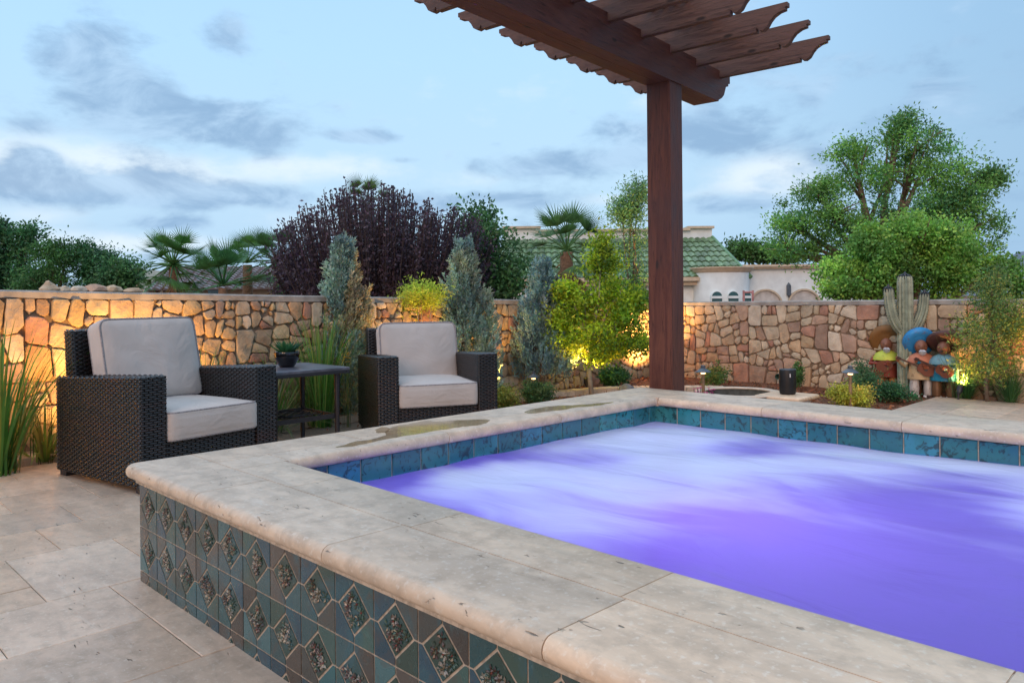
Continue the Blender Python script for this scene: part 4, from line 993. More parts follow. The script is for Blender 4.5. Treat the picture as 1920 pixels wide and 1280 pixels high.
# left row of trees
D0 = 19
tree('cypress_tree', 'narrow dark column tree at the far left edge beyond the wall', foot(2, D0, -.75), [pblob(0, 520, D0, 16, 50), pblob(-2, 470, D0, 13, 45), pblob(-4, 435, D0, 7, 22)], 80, 60, .12, .09, .05, (.03, .08, .04), r0=.1)
tree('mesquite_tree', 'airy green tree beside the dark column tree at the far left', foot(45, D0, -.75), [pblob(38, 500, D0, 30, 40), pblob(30, 455, D0, 16, 26), pblob(52, 445, D0, 12, 22), pblob(60, 530, D0, 34, 25)], 70, 55, .14, .09, .04, (.05, .14, .055), r0=.1, group='green trees beyond the left wall')
tree('mesquite_tree', 'bushy mid green tree rising above the row of loose wall stones', foot(108, D0 - 1, -.75), [pblob(100, 512, D0 - 1, 40, 30), pblob(92, 470, D0 - 1, 18, 14), pblob(125, 480, D0 - 1, 26, 30), pblob(80, 530, D0 - 1, 40, 25)], 120, 55, .12, .08, .034, (.05, .13, .04), r0=.12, group='green trees beyond the left wall')
tree('mesquite_tree', 'dark green tree with thin upper twigs, just left of the tiled roof', foot(178, D0 - 1, -.75), [pblob(172, 516, D0 - 1, 38, 30), pblob(160, 475, D0 - 1, 16, 16), pblob(195, 482, D0 - 1, 14, 14), pblob(200, 520, D0 - 1, 30, 28)], 110, 55, .12, .08, .034, (.035, .105, .045), r0=.12, group='green trees beyond the left wall')
tree('mesquite_tree', 'small rounded green tree in front of the beige gable wall', foot(236, D0 - 2, -.75), [pblob(228, 520, D0 - 2, 20, 24), pblob(238, 508, D0 - 2, 10, 14), pblob(215, 535, D0 - 2, 24, 16)], 90, 60, .16, .09, .04, (.05, .13, .05), r0=.08, group='green trees beyond the left wall')

# fan palms
def frond(m, root, dirv, pet, fan, nleaf, droop, col, brown=False, rnd=random):
    root = Vector(root); d_ = Vector(dirv).normalized(); side = d_.cross(Vector((0, 0, 1)));
    if side.length < .1: side = Vector((1, 0, 0))
    side.normalize(); tip = root + d_ * pet + Vector((0, 0, -droop * .25 * pet)); m.tube([root, root.lerp(tip, .5) + Vector((0, 0, .04 * pet)), tip], [.018, .014, .01], 4, col=tuple(v * 1.1 for v in col))
    up = side.cross(d_).normalized(); roll = rnd.uniform(-.5, .5); side2 = side * math.cos(roll) + up * math.sin(roll)
    for i in range(nleaf):
        w = (i / (nleaf - 1) - .5) * 2.5; L = fan * (.78 + .22 * math.cos(w)) * rnd.uniform(.85, 1.1); v = (d_ * math.cos(w) + side2 * math.sin(w)).normalized(); wd = v.cross(up).normalized() * (fan * .038); pts = []; p = tip.copy(); n = 5; vv = v.copy()
        for k in range(n + 1):
            u_ = k / n; ww = wd * (.35 + 1.2 * u_ if u_ < .4 else (1 - u_) * 1.4); pts.append((p - ww, p + ww)); vv = (vv + Vector((0, 0, -droop * .30 * (u_ + .1)))).normalized(); p = p + vv * L / n
        g_ = rnd.uniform(.75, 1.25); cl = tuple(c * g_ for c in col)
        for k in range(n): m.face([pts[k][0], pts[k][1], pts[k + 1][1], pts[k + 1][0]], cl)
def palm(label, px, pyc, dep, R, zb=-.75, n=26, skirt=10, col=(.09, .23, .06), seed=0, trunk_r=.10, lo=-.75, hi=1.3):
    c = at(px, pyc, dep); b = Vector((c.x, c.y, zb)); t = thing('fan_palm', label, 'palm tree', b, 0, 'fan palms beyond the wall'); rnd = random.Random(seed); m = MB(); k = R * 1.3 * dep / FPX
    for i in range(n):
        az_ = i * 2.39996 + rnd.uniform(-.2, .2); el_ = lo + (hi - lo) * (i / n) + rnd.uniform(-.25, .2)
        frond(m, c, (math.cos(az_) * math.cos(el_), math.sin(az_) * math.cos(el_), math.sin(el_)), k * .62, k * .52, 20, .42 - .25 * (i / n), col, rnd=rnd)
    m.build('crown', MT['blade'], t, org=tuple(b), recalc=False)
    if skirt:
        m = MB()
        for i in range(skirt):
            az_ = i * 2.39996; el_ = rnd.uniform(-1.25, -.45); frond(m, c - Vector((0, 0, .15 + .5 * k * rnd.random())), (math.cos(az_) * math.cos(el_), math.sin(az_) * math.cos(el_), math.sin(el_)), k * .42, k * .5, 14, .8, (.36, .22, .10), rnd=rnd)
        m.build('dead_frond_skirt', MT['blade'], t, org=tuple(b), recalc=False)
    m = MB(); m.tube([b, b.lerp(c, .5), c - Vector((0, 0, .05))], [trunk_r * 1.15, trunk_r, trunk_r * .8], 12); m.build('trunk', m_plain('palm_trunk', (.20, .11, .06), .95, ns=22, bump=1, bd=.03), t, org=tuple(b), smooth=True)
palm('full fan palm with a brown frond skirt in front of the grey tiled roof', 325, 496, 14.5, 58, seed=1, skirt=16, n=34)
palm('low spreading fan palm whose crown just clears the wall cap, between two taller palms', 418, 535, 14, 66, seed=2, skirt=0, n=24, col=(.07, .20, .07), lo=0)
palm('slim fan palm standing just left of the purple plum tree', 464, 492, 15.5, 48, seed=3, skirt=0, n=15, trunk_r=.11, lo=.1)
palm('fan palm half hidden behind the left side of the purple plum tree', 520, 490, 15, 58, seed=4, skirt=8, col=(.07, .17, .06))
palm('tall fan palm with only its tip showing above the purple plum tree', 686, 385, 16, 48, seed=5, skirt=0, n=16, col=(.09, .17, .05))
palm('large fan palm with a thick straw skirt in front of the green tiled roof', 1062, 468, 15.5, 70, seed=6, skirt=30, n=30, trunk_r=.16, col=(.10, .22, .08))

# slender pale tree beside the post, right big trees
d = 10.6; tree('poplar_tree', 'slender pale green tree reaching up just left of the pergola post', foot(1190, d, -.75), [pblob(1190, 500, d, 22, 55), pblob(1188, 430, d, 20, 45), pblob(1183, 385, d, 10, 30), pblob(1198, 365, d, 8, 26), pblob(1165, 395, d, 7, 26)], 80, 42, .09, .055, .016, (.10, .21, .09), r0=.035, nsub=6)
d = 15.5; tree('mesquite_tree', 'largest tree, tall airy green crown filling the sky at the right', foot(1640, d, -.75),
     [pblob(1720, 262, d, 55, 26), pblob(1690, 240, d, 30, 18), pblob(1600, 285, d, 55, 18), pblob(1730, 320, d, 95, 38), pblob(1610, 345, d, 70, 26), pblob(1530, 365, d, 50, 20), pblob(1790, 370, d, 62, 40), pblob(1700, 400, d, 110, 35), pblob(1560, 410, d, 80, 28), pblob(1480, 420, d, 45, 22), pblob(1475, 465, d, 50, 22), pblob(1540, 470, d, 60, 24), pblob(1830, 430, d, 45, 36), pblob(1820, 500, d, 55, 50), pblob(1850, 335, d, 24, 10)],
     640, 70, .125, .07, .03, (.12, .25, .055), r0=.2, cols=(.07, .19, .07), nsub=4)
d = 13.2; tree('ash_tree', 'dense bright green rounded tree right behind the cactus sculpture', foot(1730, d, -.75),
     [pblob(1625, 520, d, 62, 45), pblob(1650, 450, d, 52, 42), pblob(1720, 440, d, 60, 40), pblob(1790, 470, d, 62, 48), pblob(1730, 510, d, 80, 50), pblob(1850, 520, d, 50, 42), pblob(1600, 545, d, 45, 22)], 520, 110, .105, .055, .042, (.11, .24, .05), r0=.16, cols=(.20, .34, .07), mat=MT['leaf'])
d = 48; tree('distant_tree', 'dark distant treetops showing between the green roof and the large tree', foot(1410, d, -.75), [pblob(1395, 472, d, 22, 10), pblob(1430, 474, d, 28, 9), pblob(1465, 476, d, 20, 8)], 60, 60, .34, .28, .14, (.05, .12, .035), r0=.15)

# blue cypresses inside the wall
def cypress(label, px, pyt, pyb, dep, wpx, seed, col=(.20, .30, .27), col2=(.34, .33, .22), lean=0, tipcol=None, side=()):
    rnd = random.Random(seed); b = foot(px, dep, -.03); k = dep / FPX; H = (at(px, pyt, dep).z - .05); Rm = wpx * k / 2; t = thing('blue_cypress', label, 'cypress tree', b, 0, 'blue cypresses along the wall'); P = []; D = []; C = []
    lo = max(.04, (at(px, pyb, dep).z) / H); m = MB(); m.tube([(0, 0, 0), (lean * .5, 0, H * .5), (lean, 0, H * .95)], [.035, .022, .005], 8)
    axes = [(Vector((0, 0, 0)), H, Rm, 560)] + [(Vector(o), h_, r_, n_) for o, h_, r_, n_ in side]
    for off, hh, rm, nsp in axes:
        for i in range(nsp):
            v = lo + (1 - lo) * (i + rnd.random()) / nsp; f_ = 1.12 * (1 - v)**1.0 * (1.02 if v > .25 else .70 + 1.2 * v) ; az_ = rnd.uniform(0, 2 * PI)
            bump_ = .50 + 1.05 * max(0, noise.noise(Vector((math.cos(az_) * 1.8, math.sin(az_) * 1.8, v * 6 + seed)))+ .35)
            r = rm * 1.32 * f_ * bump_ * rnd.uniform(.35, 1.0)**.6 + .01; c = Vector((math.cos(az_) * r, math.sin(az_) * r, v * hh)) + off + Vector((lean * v, 0, 0))
            if rnd.random() < .1: m.tube([Vector((lean * v, 0, max(0, v * hh - r * .6))) + off * .4, c], [.007, .003], 4, cap=False)
            nl = 52; L = .10 * rnd.uniform(.8, 1.3) * (rm / .3)**.4; out = Vector((math.cos(az_) * .55, math.sin(az_) * .55, 1.1)).normalized()
            tt = RG.random((nl, 1)); pp = np.array(c) + np.array(out) * (tt - .3) * L * 1.9 + RG.normal(size=(nl, 3)) * .019 * (1.25 - tt); P.append(pp); D.append(rdir(nl) * .75 + np.array(out)); q = rnd.random(); w = .5 + .5 * noise.noise(Vector((c.x * 2.5, c.y * 2.5, c.z * 2 + seed)))
            cc_ = np.array(col) * (1 - (w > .55) * .8) + np.array(col2) * ((w > .55) * .8); C.append(np.repeat(cc_[None] * rnd.uniform(.7, 1.25), nl, 0))
    P = np.concatenate(P); leaf_mesh(P, np.concatenate(D), math.copysign(.036, 1), .013, np.concatenate(C) * 1.25, .25, 'crown', MT['needle'], t); m.build('trunk', MT['bark'], t, smooth=True, recalc=False)
    return t
cypress('tall blue cypress with a browned middle, between the black table and the farther armchair', 645, 450, 770, 7.0, 118, 1, (.22, .33, .30), (.42, .34, .19), 0, side=[((-.14, .05, 0), 1.05, .17, 110), ((.12, .12, 0), 1.12, .15, 90)])
cypress('narrow pointed blue cypress directly behind the farther armchair', 870, 452, 790, 7.9, 108, 2, (.25, .37, .33), (.32, .37, .27), 0, side=[((.17, .15, 0), 1.1, .16, 90), ((-.16, -.1, 0), 1.0, .15, 70)])
cypress('loose silvery blue cypress left of the lit yellow green tree', 1015, 492, 690, 8.6, 106, 3, (.20, .33, .35), (.25, .34, .34), .02, side=[((.10, .14, 0), 1.2, .2, 110), ((-.15, -.1, 0), 1.0, .17, 90)])
# brown seed tip on the first
# small yellow green tree behind the armchair
d = 7.6; tree('acacia_sapling', 'small feathery yellow green sapling above the back of the farther armchair', foot(800, d, -.03), [pblob(785, 560, d, 36, 16), pblob(760, 580, d, 20, 16), pblob(812, 556, d, 18, 18), pblob(790, 545, d, 24, 9)], 70, 50, .055, .05, .010, (.26, .33, .05), 'palebark', r0=.013, mat=MT['leaf_s'], nsub=4)
# lit tree
d = 8.44; tree('vitex_tree', 'yellow green tree with a pale bent trunk, lit from below beside the post', foot(1108, d, -.03),
     [pblob(1128, 462, d, 14, 36), pblob(1135, 520, d, 34, 34), pblob(1150, 560, d, 46, 26), pblob(1090, 580, d, 34, 22), pblob(1056, 598, d, 22, 18), pblob(1170, 600, d, 34, 26), pblob(1120, 630, d, 58, 22), pblob(1072, 645, d, 34, 14), pblob(1180, 645, d, 30, 14), pblob(1130, 662, d, 44, 12), pblob(1060, 545, d, 10, 12), pblob(1192, 560, d, 12, 16)],
     330, 46, .065, .045, .024, (.30, .38, .03), 'palebark', r0=.028, mat=MT['leaf_s'], cols=(.12, .22, .03), top=at(1106, 590, d), nsub=4)

def shrub(label, px, py, dep, rx, ry, col, n=50, per=60, ls=.03, lw=.016, cols=None, cat='shrub', name='shrub', rc=.035, mat=None):
    b = foot(px, dep, -.03); k = dep / FPX; c = at(px, py, dep)
    return tree(name, label, b, [((c.x, c.y, max(c.z, ry * k * .8)), (rx * k, rx * k, ry * k)), ((c.x - rx * k * .35, c.y, max(c.z, ry * k * .8) - ry * k * .2), (rx * k * .7, rx * k * .6, ry * k * .7))], n, per, rc, ls, lw, col, r0=.01, cat=cat, cols=cols, nsub=5, mat=mat, shell=.2)
shrub('round yellow green clipped shrub at the right foot of the farther armchair', 947, 744, 7.45, 24, 23, (.24, .27, .05), 60, 70, .022, .014, (.30, .24, .06))
shrub('round dark green clipped shrub in front of the small path lamp', 1008, 734, 7.85, 27, 22, (.06, .13, .045), 60, 70, .022, .014, (.12, .17, .06))
shrub('dark green leafy shrub by the wall just left of the pergola post', 1158, 706, 9.2, 26, 17, (.05, .14, .05), 36, 40, .045, .022)
shrub('green shrub by the wall behind the first path lamp', 1342, 703, 9.4, 17, 21, (.09, .17, .05), 36, 40, .03, .015, (.2, .2, .05))
shrub('thin upright young plant by the wall right behind the speaker', 1496, 706, 9.0, 6, 26, (.07, .16, .05), 14, 30, .03, .013, rc=.02)
shrub('yellow flowering shrub around the second path lamp', 1597, 742, 7.35, 40, 16, (.30, .32, .05), 80, 60, .026, .014, (.45, .36, .08))
shrub('grey green leafy shrub between the lamp and the left figure statue', 1622, 712, 8.1, 26, 26, (.06, .15, .07), 70, 50, .03, .012, (.11, .19, .08))
shrub('low dark green shrub at the foot of the cactus sculpture', 1683, 733, 7.75, 30, 15, (.035, .11, .05), 70, 60, .024, .014)
d = 7.55
tree('texas_ranger_bush', 'large wispy bush lit orange from below at the right of the figures', foot(1850, 7.55, -.03), [pblob(1832, 625, d, 30, 45), pblob(1872, 610, d, 46, 50), pblob(1895, 650, d, 40, 45), pblob(1860, 560, d, 30, 30), pblob(1865, 530, d, 16, 30), pblob(1910, 590, d, 30, 35), pblob(1830, 690, d, 45, 28)], 210, 40, .07, .034, .012, (.09, .17, .05), r0=.02, cat='bush', cols=(.22, .24, .05), nsub=8)

def tuft(name, label, pos, n, H, spread, w, col, seed=0, cat='grass clump', droop=1.0, wild=.2, group=None, colb=None):
    rnd = random.Random(seed); pos = Vector(pos); t = thing(name, label, cat, pos, 0, group); V = []; F = []; C = []; K = 7
    for i in range(n):
        az_ = rnd.uniform(0, 2 * PI); ti = abs(rnd.gauss(0, 1)) * spread; L = H * rnd.uniform(.6, 1.1); r0 = rnd.uniform(0, .06) * (H / .5); p = Vector((math.cos(az_) * r0, math.sin(az_) * r0, 0)); d_ = Vector((math.cos(az_), math.sin(az_), 0)); s_ = Vector((-d_.y, d_.x, 0)) * w * .5 * rnd.uniform(.6, 1.2); an = min(1.2, ti); i0 = len(V)
        dr = droop * rnd.uniform(.3, 1.3)
        for k in range(K + 1):
            u_ = k / K; ww = s_ * ((.6 + .5 * u_) if u_ < .4 else .8 * (1 - u_)**.7 / .736 if u_ < 1 else .02); V.append(tuple(p - ww)); V.append(tuple(p + ww)); an2 = an + dr * u_ * u_ * 1.4; p = p + (d_ * math.sin(an2) + Vector((0, 0, math.cos(an2)))) * L / K
        g_ = rnd.uniform(.65, 1.3); base_ = colb if (colb and rnd.random() < .25) else col
        for k in range(K): F.append((i0 + 2 * k, i0 + 2 * k + 1, i0 + 2 * k + 3, i0 + 2 * k + 2)); C.append([c * g_ * 1.25 for c in base_])
    np_mesh('blades', V, np.array(F), C, MT['blade'], t, smooth=True); return t
tuft('daylily', 'tall strappy green clump of leaves at the left edge beside the wicker armchair', foot(-5, 4.75, 0), 150, .95, .28, .022, (.07, .19, .035), 1, droop=.7, colb=(.22, .26, .05), cat='plant')
tuft('daylily', 'lower arching leaf clump with pink buds, between the left plants and the near armchair', (-5.82, 1.42, 0), 70, .45, .65, .022, (.13, .22, .04), 2, droop=1.2, colb=(.28, .26, .08), cat='plant')
tuft('ornamental_grass', 'tall green grass clump standing between the side table and the farther armchair', (-5.68, 3.42, 0), 210, .98, .22, .013, (.075, .20, .035), 3, droop=.6, colb=(.16, .24, .06), cat='grass clump')
tuft('ornamental_grass', 'arching green grass clump seen under the side table', (-5.72, 3.0, 0), 110, .72, .55, .014, (.09, .20, .05), 4, droop=.9, colb=(.22, .22, .10), cat='grass clump')
tuft('ornamental_grass', 'green grass clump seen between the near armchair and the table legs', (-5.75, 2.45, 0), 110, .78, .45, .014, (.09, .19, .05), 5, droop=.9, colb=(.20, .22, .08), cat='grass clump')
tuft('ornamental_grass', 'pale wispy grass clump by the wall behind the back of the side table', (-6.0, 3.35, 0), 110, .80, .45, .010, (.17, .21, .09), 6, droop=1.0, colb=(.30, .27, .13), cat='grass clump')
tuft('ornamental_grass', 'round dark green grass tuft at the patio corner, nearer the figure statues', foot(1812, 7.82, -.02), 260, .34, .5, .007, (.045, .14, .05), 7, droop=.7, cat='grass clump')
tuft('ornamental_grass', 'dark green grass tuft cut by the right edge of the view, behind the patio', foot(1893, 7.5, -.02), 300, .42, .55, .007, (.045, .13, .045), 8, droop=.8, cat='grass clump')
tuft('ornamental_grass', 'long green blades leaning across the brown hatted figure statue', foot(1795, 7.85, -.02), 60, .75, .35, .010, (.09, .19, .08), 10, droop=.8, cat='grass clump')
# flowers
def flowers(label, pts, col, r=.014):
    c = pts[0]; t = thing('flowers', label, 'flowers', (c[0], c[1], 0)); m = MB(); s_ = MB(); rnd = random.Random(len(pts))
    for (x, y, z) in pts:
        p = Vector((x, y, z)); s_.tube([(x, y, -.02), p], .002, 4, (.06, .13, .03)); m = MB()
        for k in range(6):
            w = k * PI / 3; d_ = Vector((math.cos(w), math.sin(w), .5)).normalized(); q = Vector((-d_.y, d_.x, 0)) * .5; g_ = rnd.uniform(.7, 1.2)
            m.face([p, p + (d_ * .6 + q * .6) * r, p + d_ * r * 1.2, p + (d_ * .6 - q * .6) * r], tuple(v * g_ for v in col))
        m.build('bloom', MT['leaf_s'], t, org=(c[0], c[1], 0), recalc=False)
    s_.build('stems', MT['leaf'], t, org=(c[0], c[1], 0)); return t
fl = [at(1306 + random.uniform(-6, 34) , 731 + random.uniform(-5, 8), 7.35) for _ in range(26)]; flowers('magenta flowers at the foot of the first path lamp beside the post', [tuple(p) for p in fl], (.75, .06, .40), .018)
fl = [at(62 + random.uniform(-12, 36), 762 + random.uniform(-9, 9), 5.1) for _ in range(14)]; flowers('pink flowers above the low leaf clump left of the near armchair', [tuple(p) for p in fl], (.60, .10, .16), .016)
fl = [at(652 + random.uniform(-10, 10), 672 + random.uniform(-10, 8), 6.4) for _ in range(9)]; flowers('small yellow flowers among the grass right of the side table', [tuple(p) for p in fl], (.75, .45, .03), .016)
# rock
bm = bmesh.new(); bmesh.ops.create_icosphere(bm, subdivisions=3, radius=1); m = MB()
for v in bm.verts: q = 1 + .3 * noise.noise(v.co * 1.2); v.co = Vector((v.co.x * .09 * q, v.co.y * .09 * q, max(-.3, v.co.z) * .085 * q))
bm.verts.index_update(); m.add([v.co.copy() for v in bm.verts], [tuple(v.index for v in f.verts) for f in bm.faces], (.25, .26, .28)); bm.free()
o = m.build('boulder', MT['stone']); o.location = foot(1175, 8.7, -.01); tag(o, 'small grey rounded rock in the bark bed left of the pergola post', 'rock')

# uplights
def uplight(px, dep, e, label, aim=(0, 0, 1), sz=1.6, col=(1, .50, .13), pos=None):
    p = foot(px, dep, -.02) if pos is None else Vector(pos); t = thing('spotlight', label, 'spotlight', p, 0, 'black spotlights in the beds'); q = Vector(aim).normalized(); M = q.to_track_quat('Z', 'Y').to_matrix().to_4x4()
    m = MB(); m.lathe([(.012, 0), (.022, .01), (.030, .03), (.032, .095), (.029, .098), (.026, .07), (.0, .068)], (0, 0, .07), 18, M=M); m.tube([(0, 0, 0), (0, 0, .085)], .009, 8); m.build('housing', MT['blackmetal'], t, smooth=True, angle=40)
    m = MB(); m.lathe([(.0, .076), (.025, .076)], (0, 0, .07), 16, M=M); m.build('lens', MT['lampglow'], t)
    l = lamp('beam_light', 'SPOT', Vector((0, 0, .07)) + q * .11, col, e, .02, t, spot_size=sz, spot_blend=1.0); l.rotation_euler = (-q).to_track_quat('Z', 'Y').to_euler()
uplight(1098, 8.75, 300, 'black spotlight at the foot of the pale trunk, aimed up into the leaves', (.1, -.12, 1), 2.2)
uplight(0, 0, 135, 'black spotlight hidden behind the near wicker armchair', (-.8, .1, 1), 2.7, pos=(-5.55, 1.95, -.02))
uplight(0, 0, 100, 'black spotlight behind the left leaf clump near the wall', (-.8, -.2, 1), 2.7, pos=(-5.6, .75, -.02))
uplight(0, 0, 95, 'black spotlight by the wall behind the grass right of the table', (-.7, -.6, 1), 2.7, pos=(-5.75, 4.85, -.02))
uplight(0, 0, 110, 'black spotlight at the wall foot below the loose silvery cypress', (-.3, -.2, 1), 2.4, pos=(-5.75, 5.55, -.02))
uplight(0, 0, 230, 'black spotlight in the wall corner behind the pergola post', (-.5, .1, 1), 2.4, pos=(-5.65, 8.35, -.02))
uplight(0, 0, 42, 'black spotlight behind the grass tufts at the right', (.1, .6, 1), 2.4, pos=(-2.3, 8.60, -.02))
uplight(0, 0, 45, 'black spotlight at the wall foot below the large wispy bush', (.1, .5, 1), 2.4, pos=(-1.55, 8.72, -.02))

# ------------------------------------------------------------------ cactus sculpture and figure statues
def ribbed(m, pts, rads, ribs=11, depth=.2, col=(1, 1, 1)):
    pts = [Vector(p) for p in pts]; n = ribs * 4; prev = None; vs = []
    for i, p in enumerate(pts):
        t = (pts[min(i + 1, len(pts) - 1)] - pts[max(i - 1, 0)]).normalized(); a = (Vector((1, 0, 0)) - t * t.x) if prev is None else (prev - t * prev.dot(t)); a.normalize(); prev = a; b = t.cross(a)
        for k in range(n):
            w = 2 * PI * k / n; r = rads[i] * (1 - depth * (abs((k % 4) - 2) / 2)**1.2); vs.append(p + (a * math.cos(w) + b * math.sin(w)) * r)
    fs = [(i * n + k, i * n + (k + 1) % n, (i + 1) * n + (k + 1) % n, (i + 1) * n + k) for i in range(len(pts) - 1) for k in range(n)] + [tuple((len(pts) - 1) * n + k for k in range(n)), tuple(range(n))[::-1]]
    m.add(vs, fs, col); return vs, n
CD = 8.28; ck = CD / FPX
cb = foot(1697, CD, -.03); ct = thing('cactus_sculpture', 'tall grey ribbed metal cactus sculpture with two raised arms and dark tips', 'sculpture', cb, PI / 4)
MC = m_plain('cactus_metal', (.29, .32, .235), .55, .15, ns=12, var=.25)
def zz(py): return 1.05 + (552.8 - py) * ck + .03
spm = MB()
def carm(name, pts, rads, ribs):
    m = MB(); P = []
    pts = [Vector(p) for p in pts]; rr = []
    for i in range(len(pts) - 1):
        p0 = pts[max(i - 1, 0)]; p1 = pts[i]; p2 = pts[i + 1]; p3 = pts[min(i + 2, len(pts) - 1)]
        for k in range(6): t = k / 6; P.append(.5 * ((2 * p1) + (-p0 + p2) * t + (2 * p0 - 5 * p1 + 4 * p2 - p3) * t * t + (-p0 + 3 * p1 - 3 * p2 + p3) * t**3)); rr.append(rads[i] + (rads[i + 1] - rads[i]) * t)
    P.append(pts[-1]); rr.append(rads[-1]); vs, n = ribbed(m, P, rr, ribs); o = m.build(name, MC, ct)
    for i in range(0, len(P)):
        for k in range(2, n, 4):
            v = vs[i * n + k]; d_ = (v - P[i]).normalized(); spm.tube([v - d_ * .002, v + d_ * .008], [.0035, .0015], 4)
    return P[-1]
t1 = carm('stem', [(0, 0, 0), (0, 0, .35), (0, 0, .8), (0, 0, zz(530)), (0, 0, zz(518))], [.083, .084, .084, .080, .066], 12)
t2 = carm('arm', [(0, 0, zz(621)), (-.06, 0, zz(617)), (-.125, 0, zz(598)), (-.163, 0, zz(570)), (-.176, 0, zz(545)), (-.178, 0, zz(541))], [.055, .056, .057, .057, .052, .042], 9)
t3 = carm('arm', [(0, 0, zz(628)), (.07, 0, zz(624)), (.145, 0, zz(604)), (.193, 0, zz(580)), (.207, 0, zz(556)), (.209, 0, zz(551))], [.055, .056, .057, .057, .052, .042], 9)
spm.build('spines', MT['blackmetal'], ct, recalc=False)
for tp, r in ((t1, .066), (t2, .045), (t3, .045)):
    m = MB()
    for k in range(9):
        w = k * 2 * PI / 9; q = Vector((math.cos(w), math.sin(w), 0)); m.tube([tp + q * r * .95 - Vector((0, 0, .035)), tp + q * r * .8 + Vector((0, 0, .006)), tp + q * r * .3 + Vector((0, 0, .024))], [.004, .011, .004], 5)
    m.tube([tp - Vector((0, 0, .01)), tp + Vector((0, 0, .03)), tp + Vector((.004, 0, .05))], [r * .5, .018, .004], 8); m.build('dark_tip', MT['blackmetal'], ct, recalc=False)

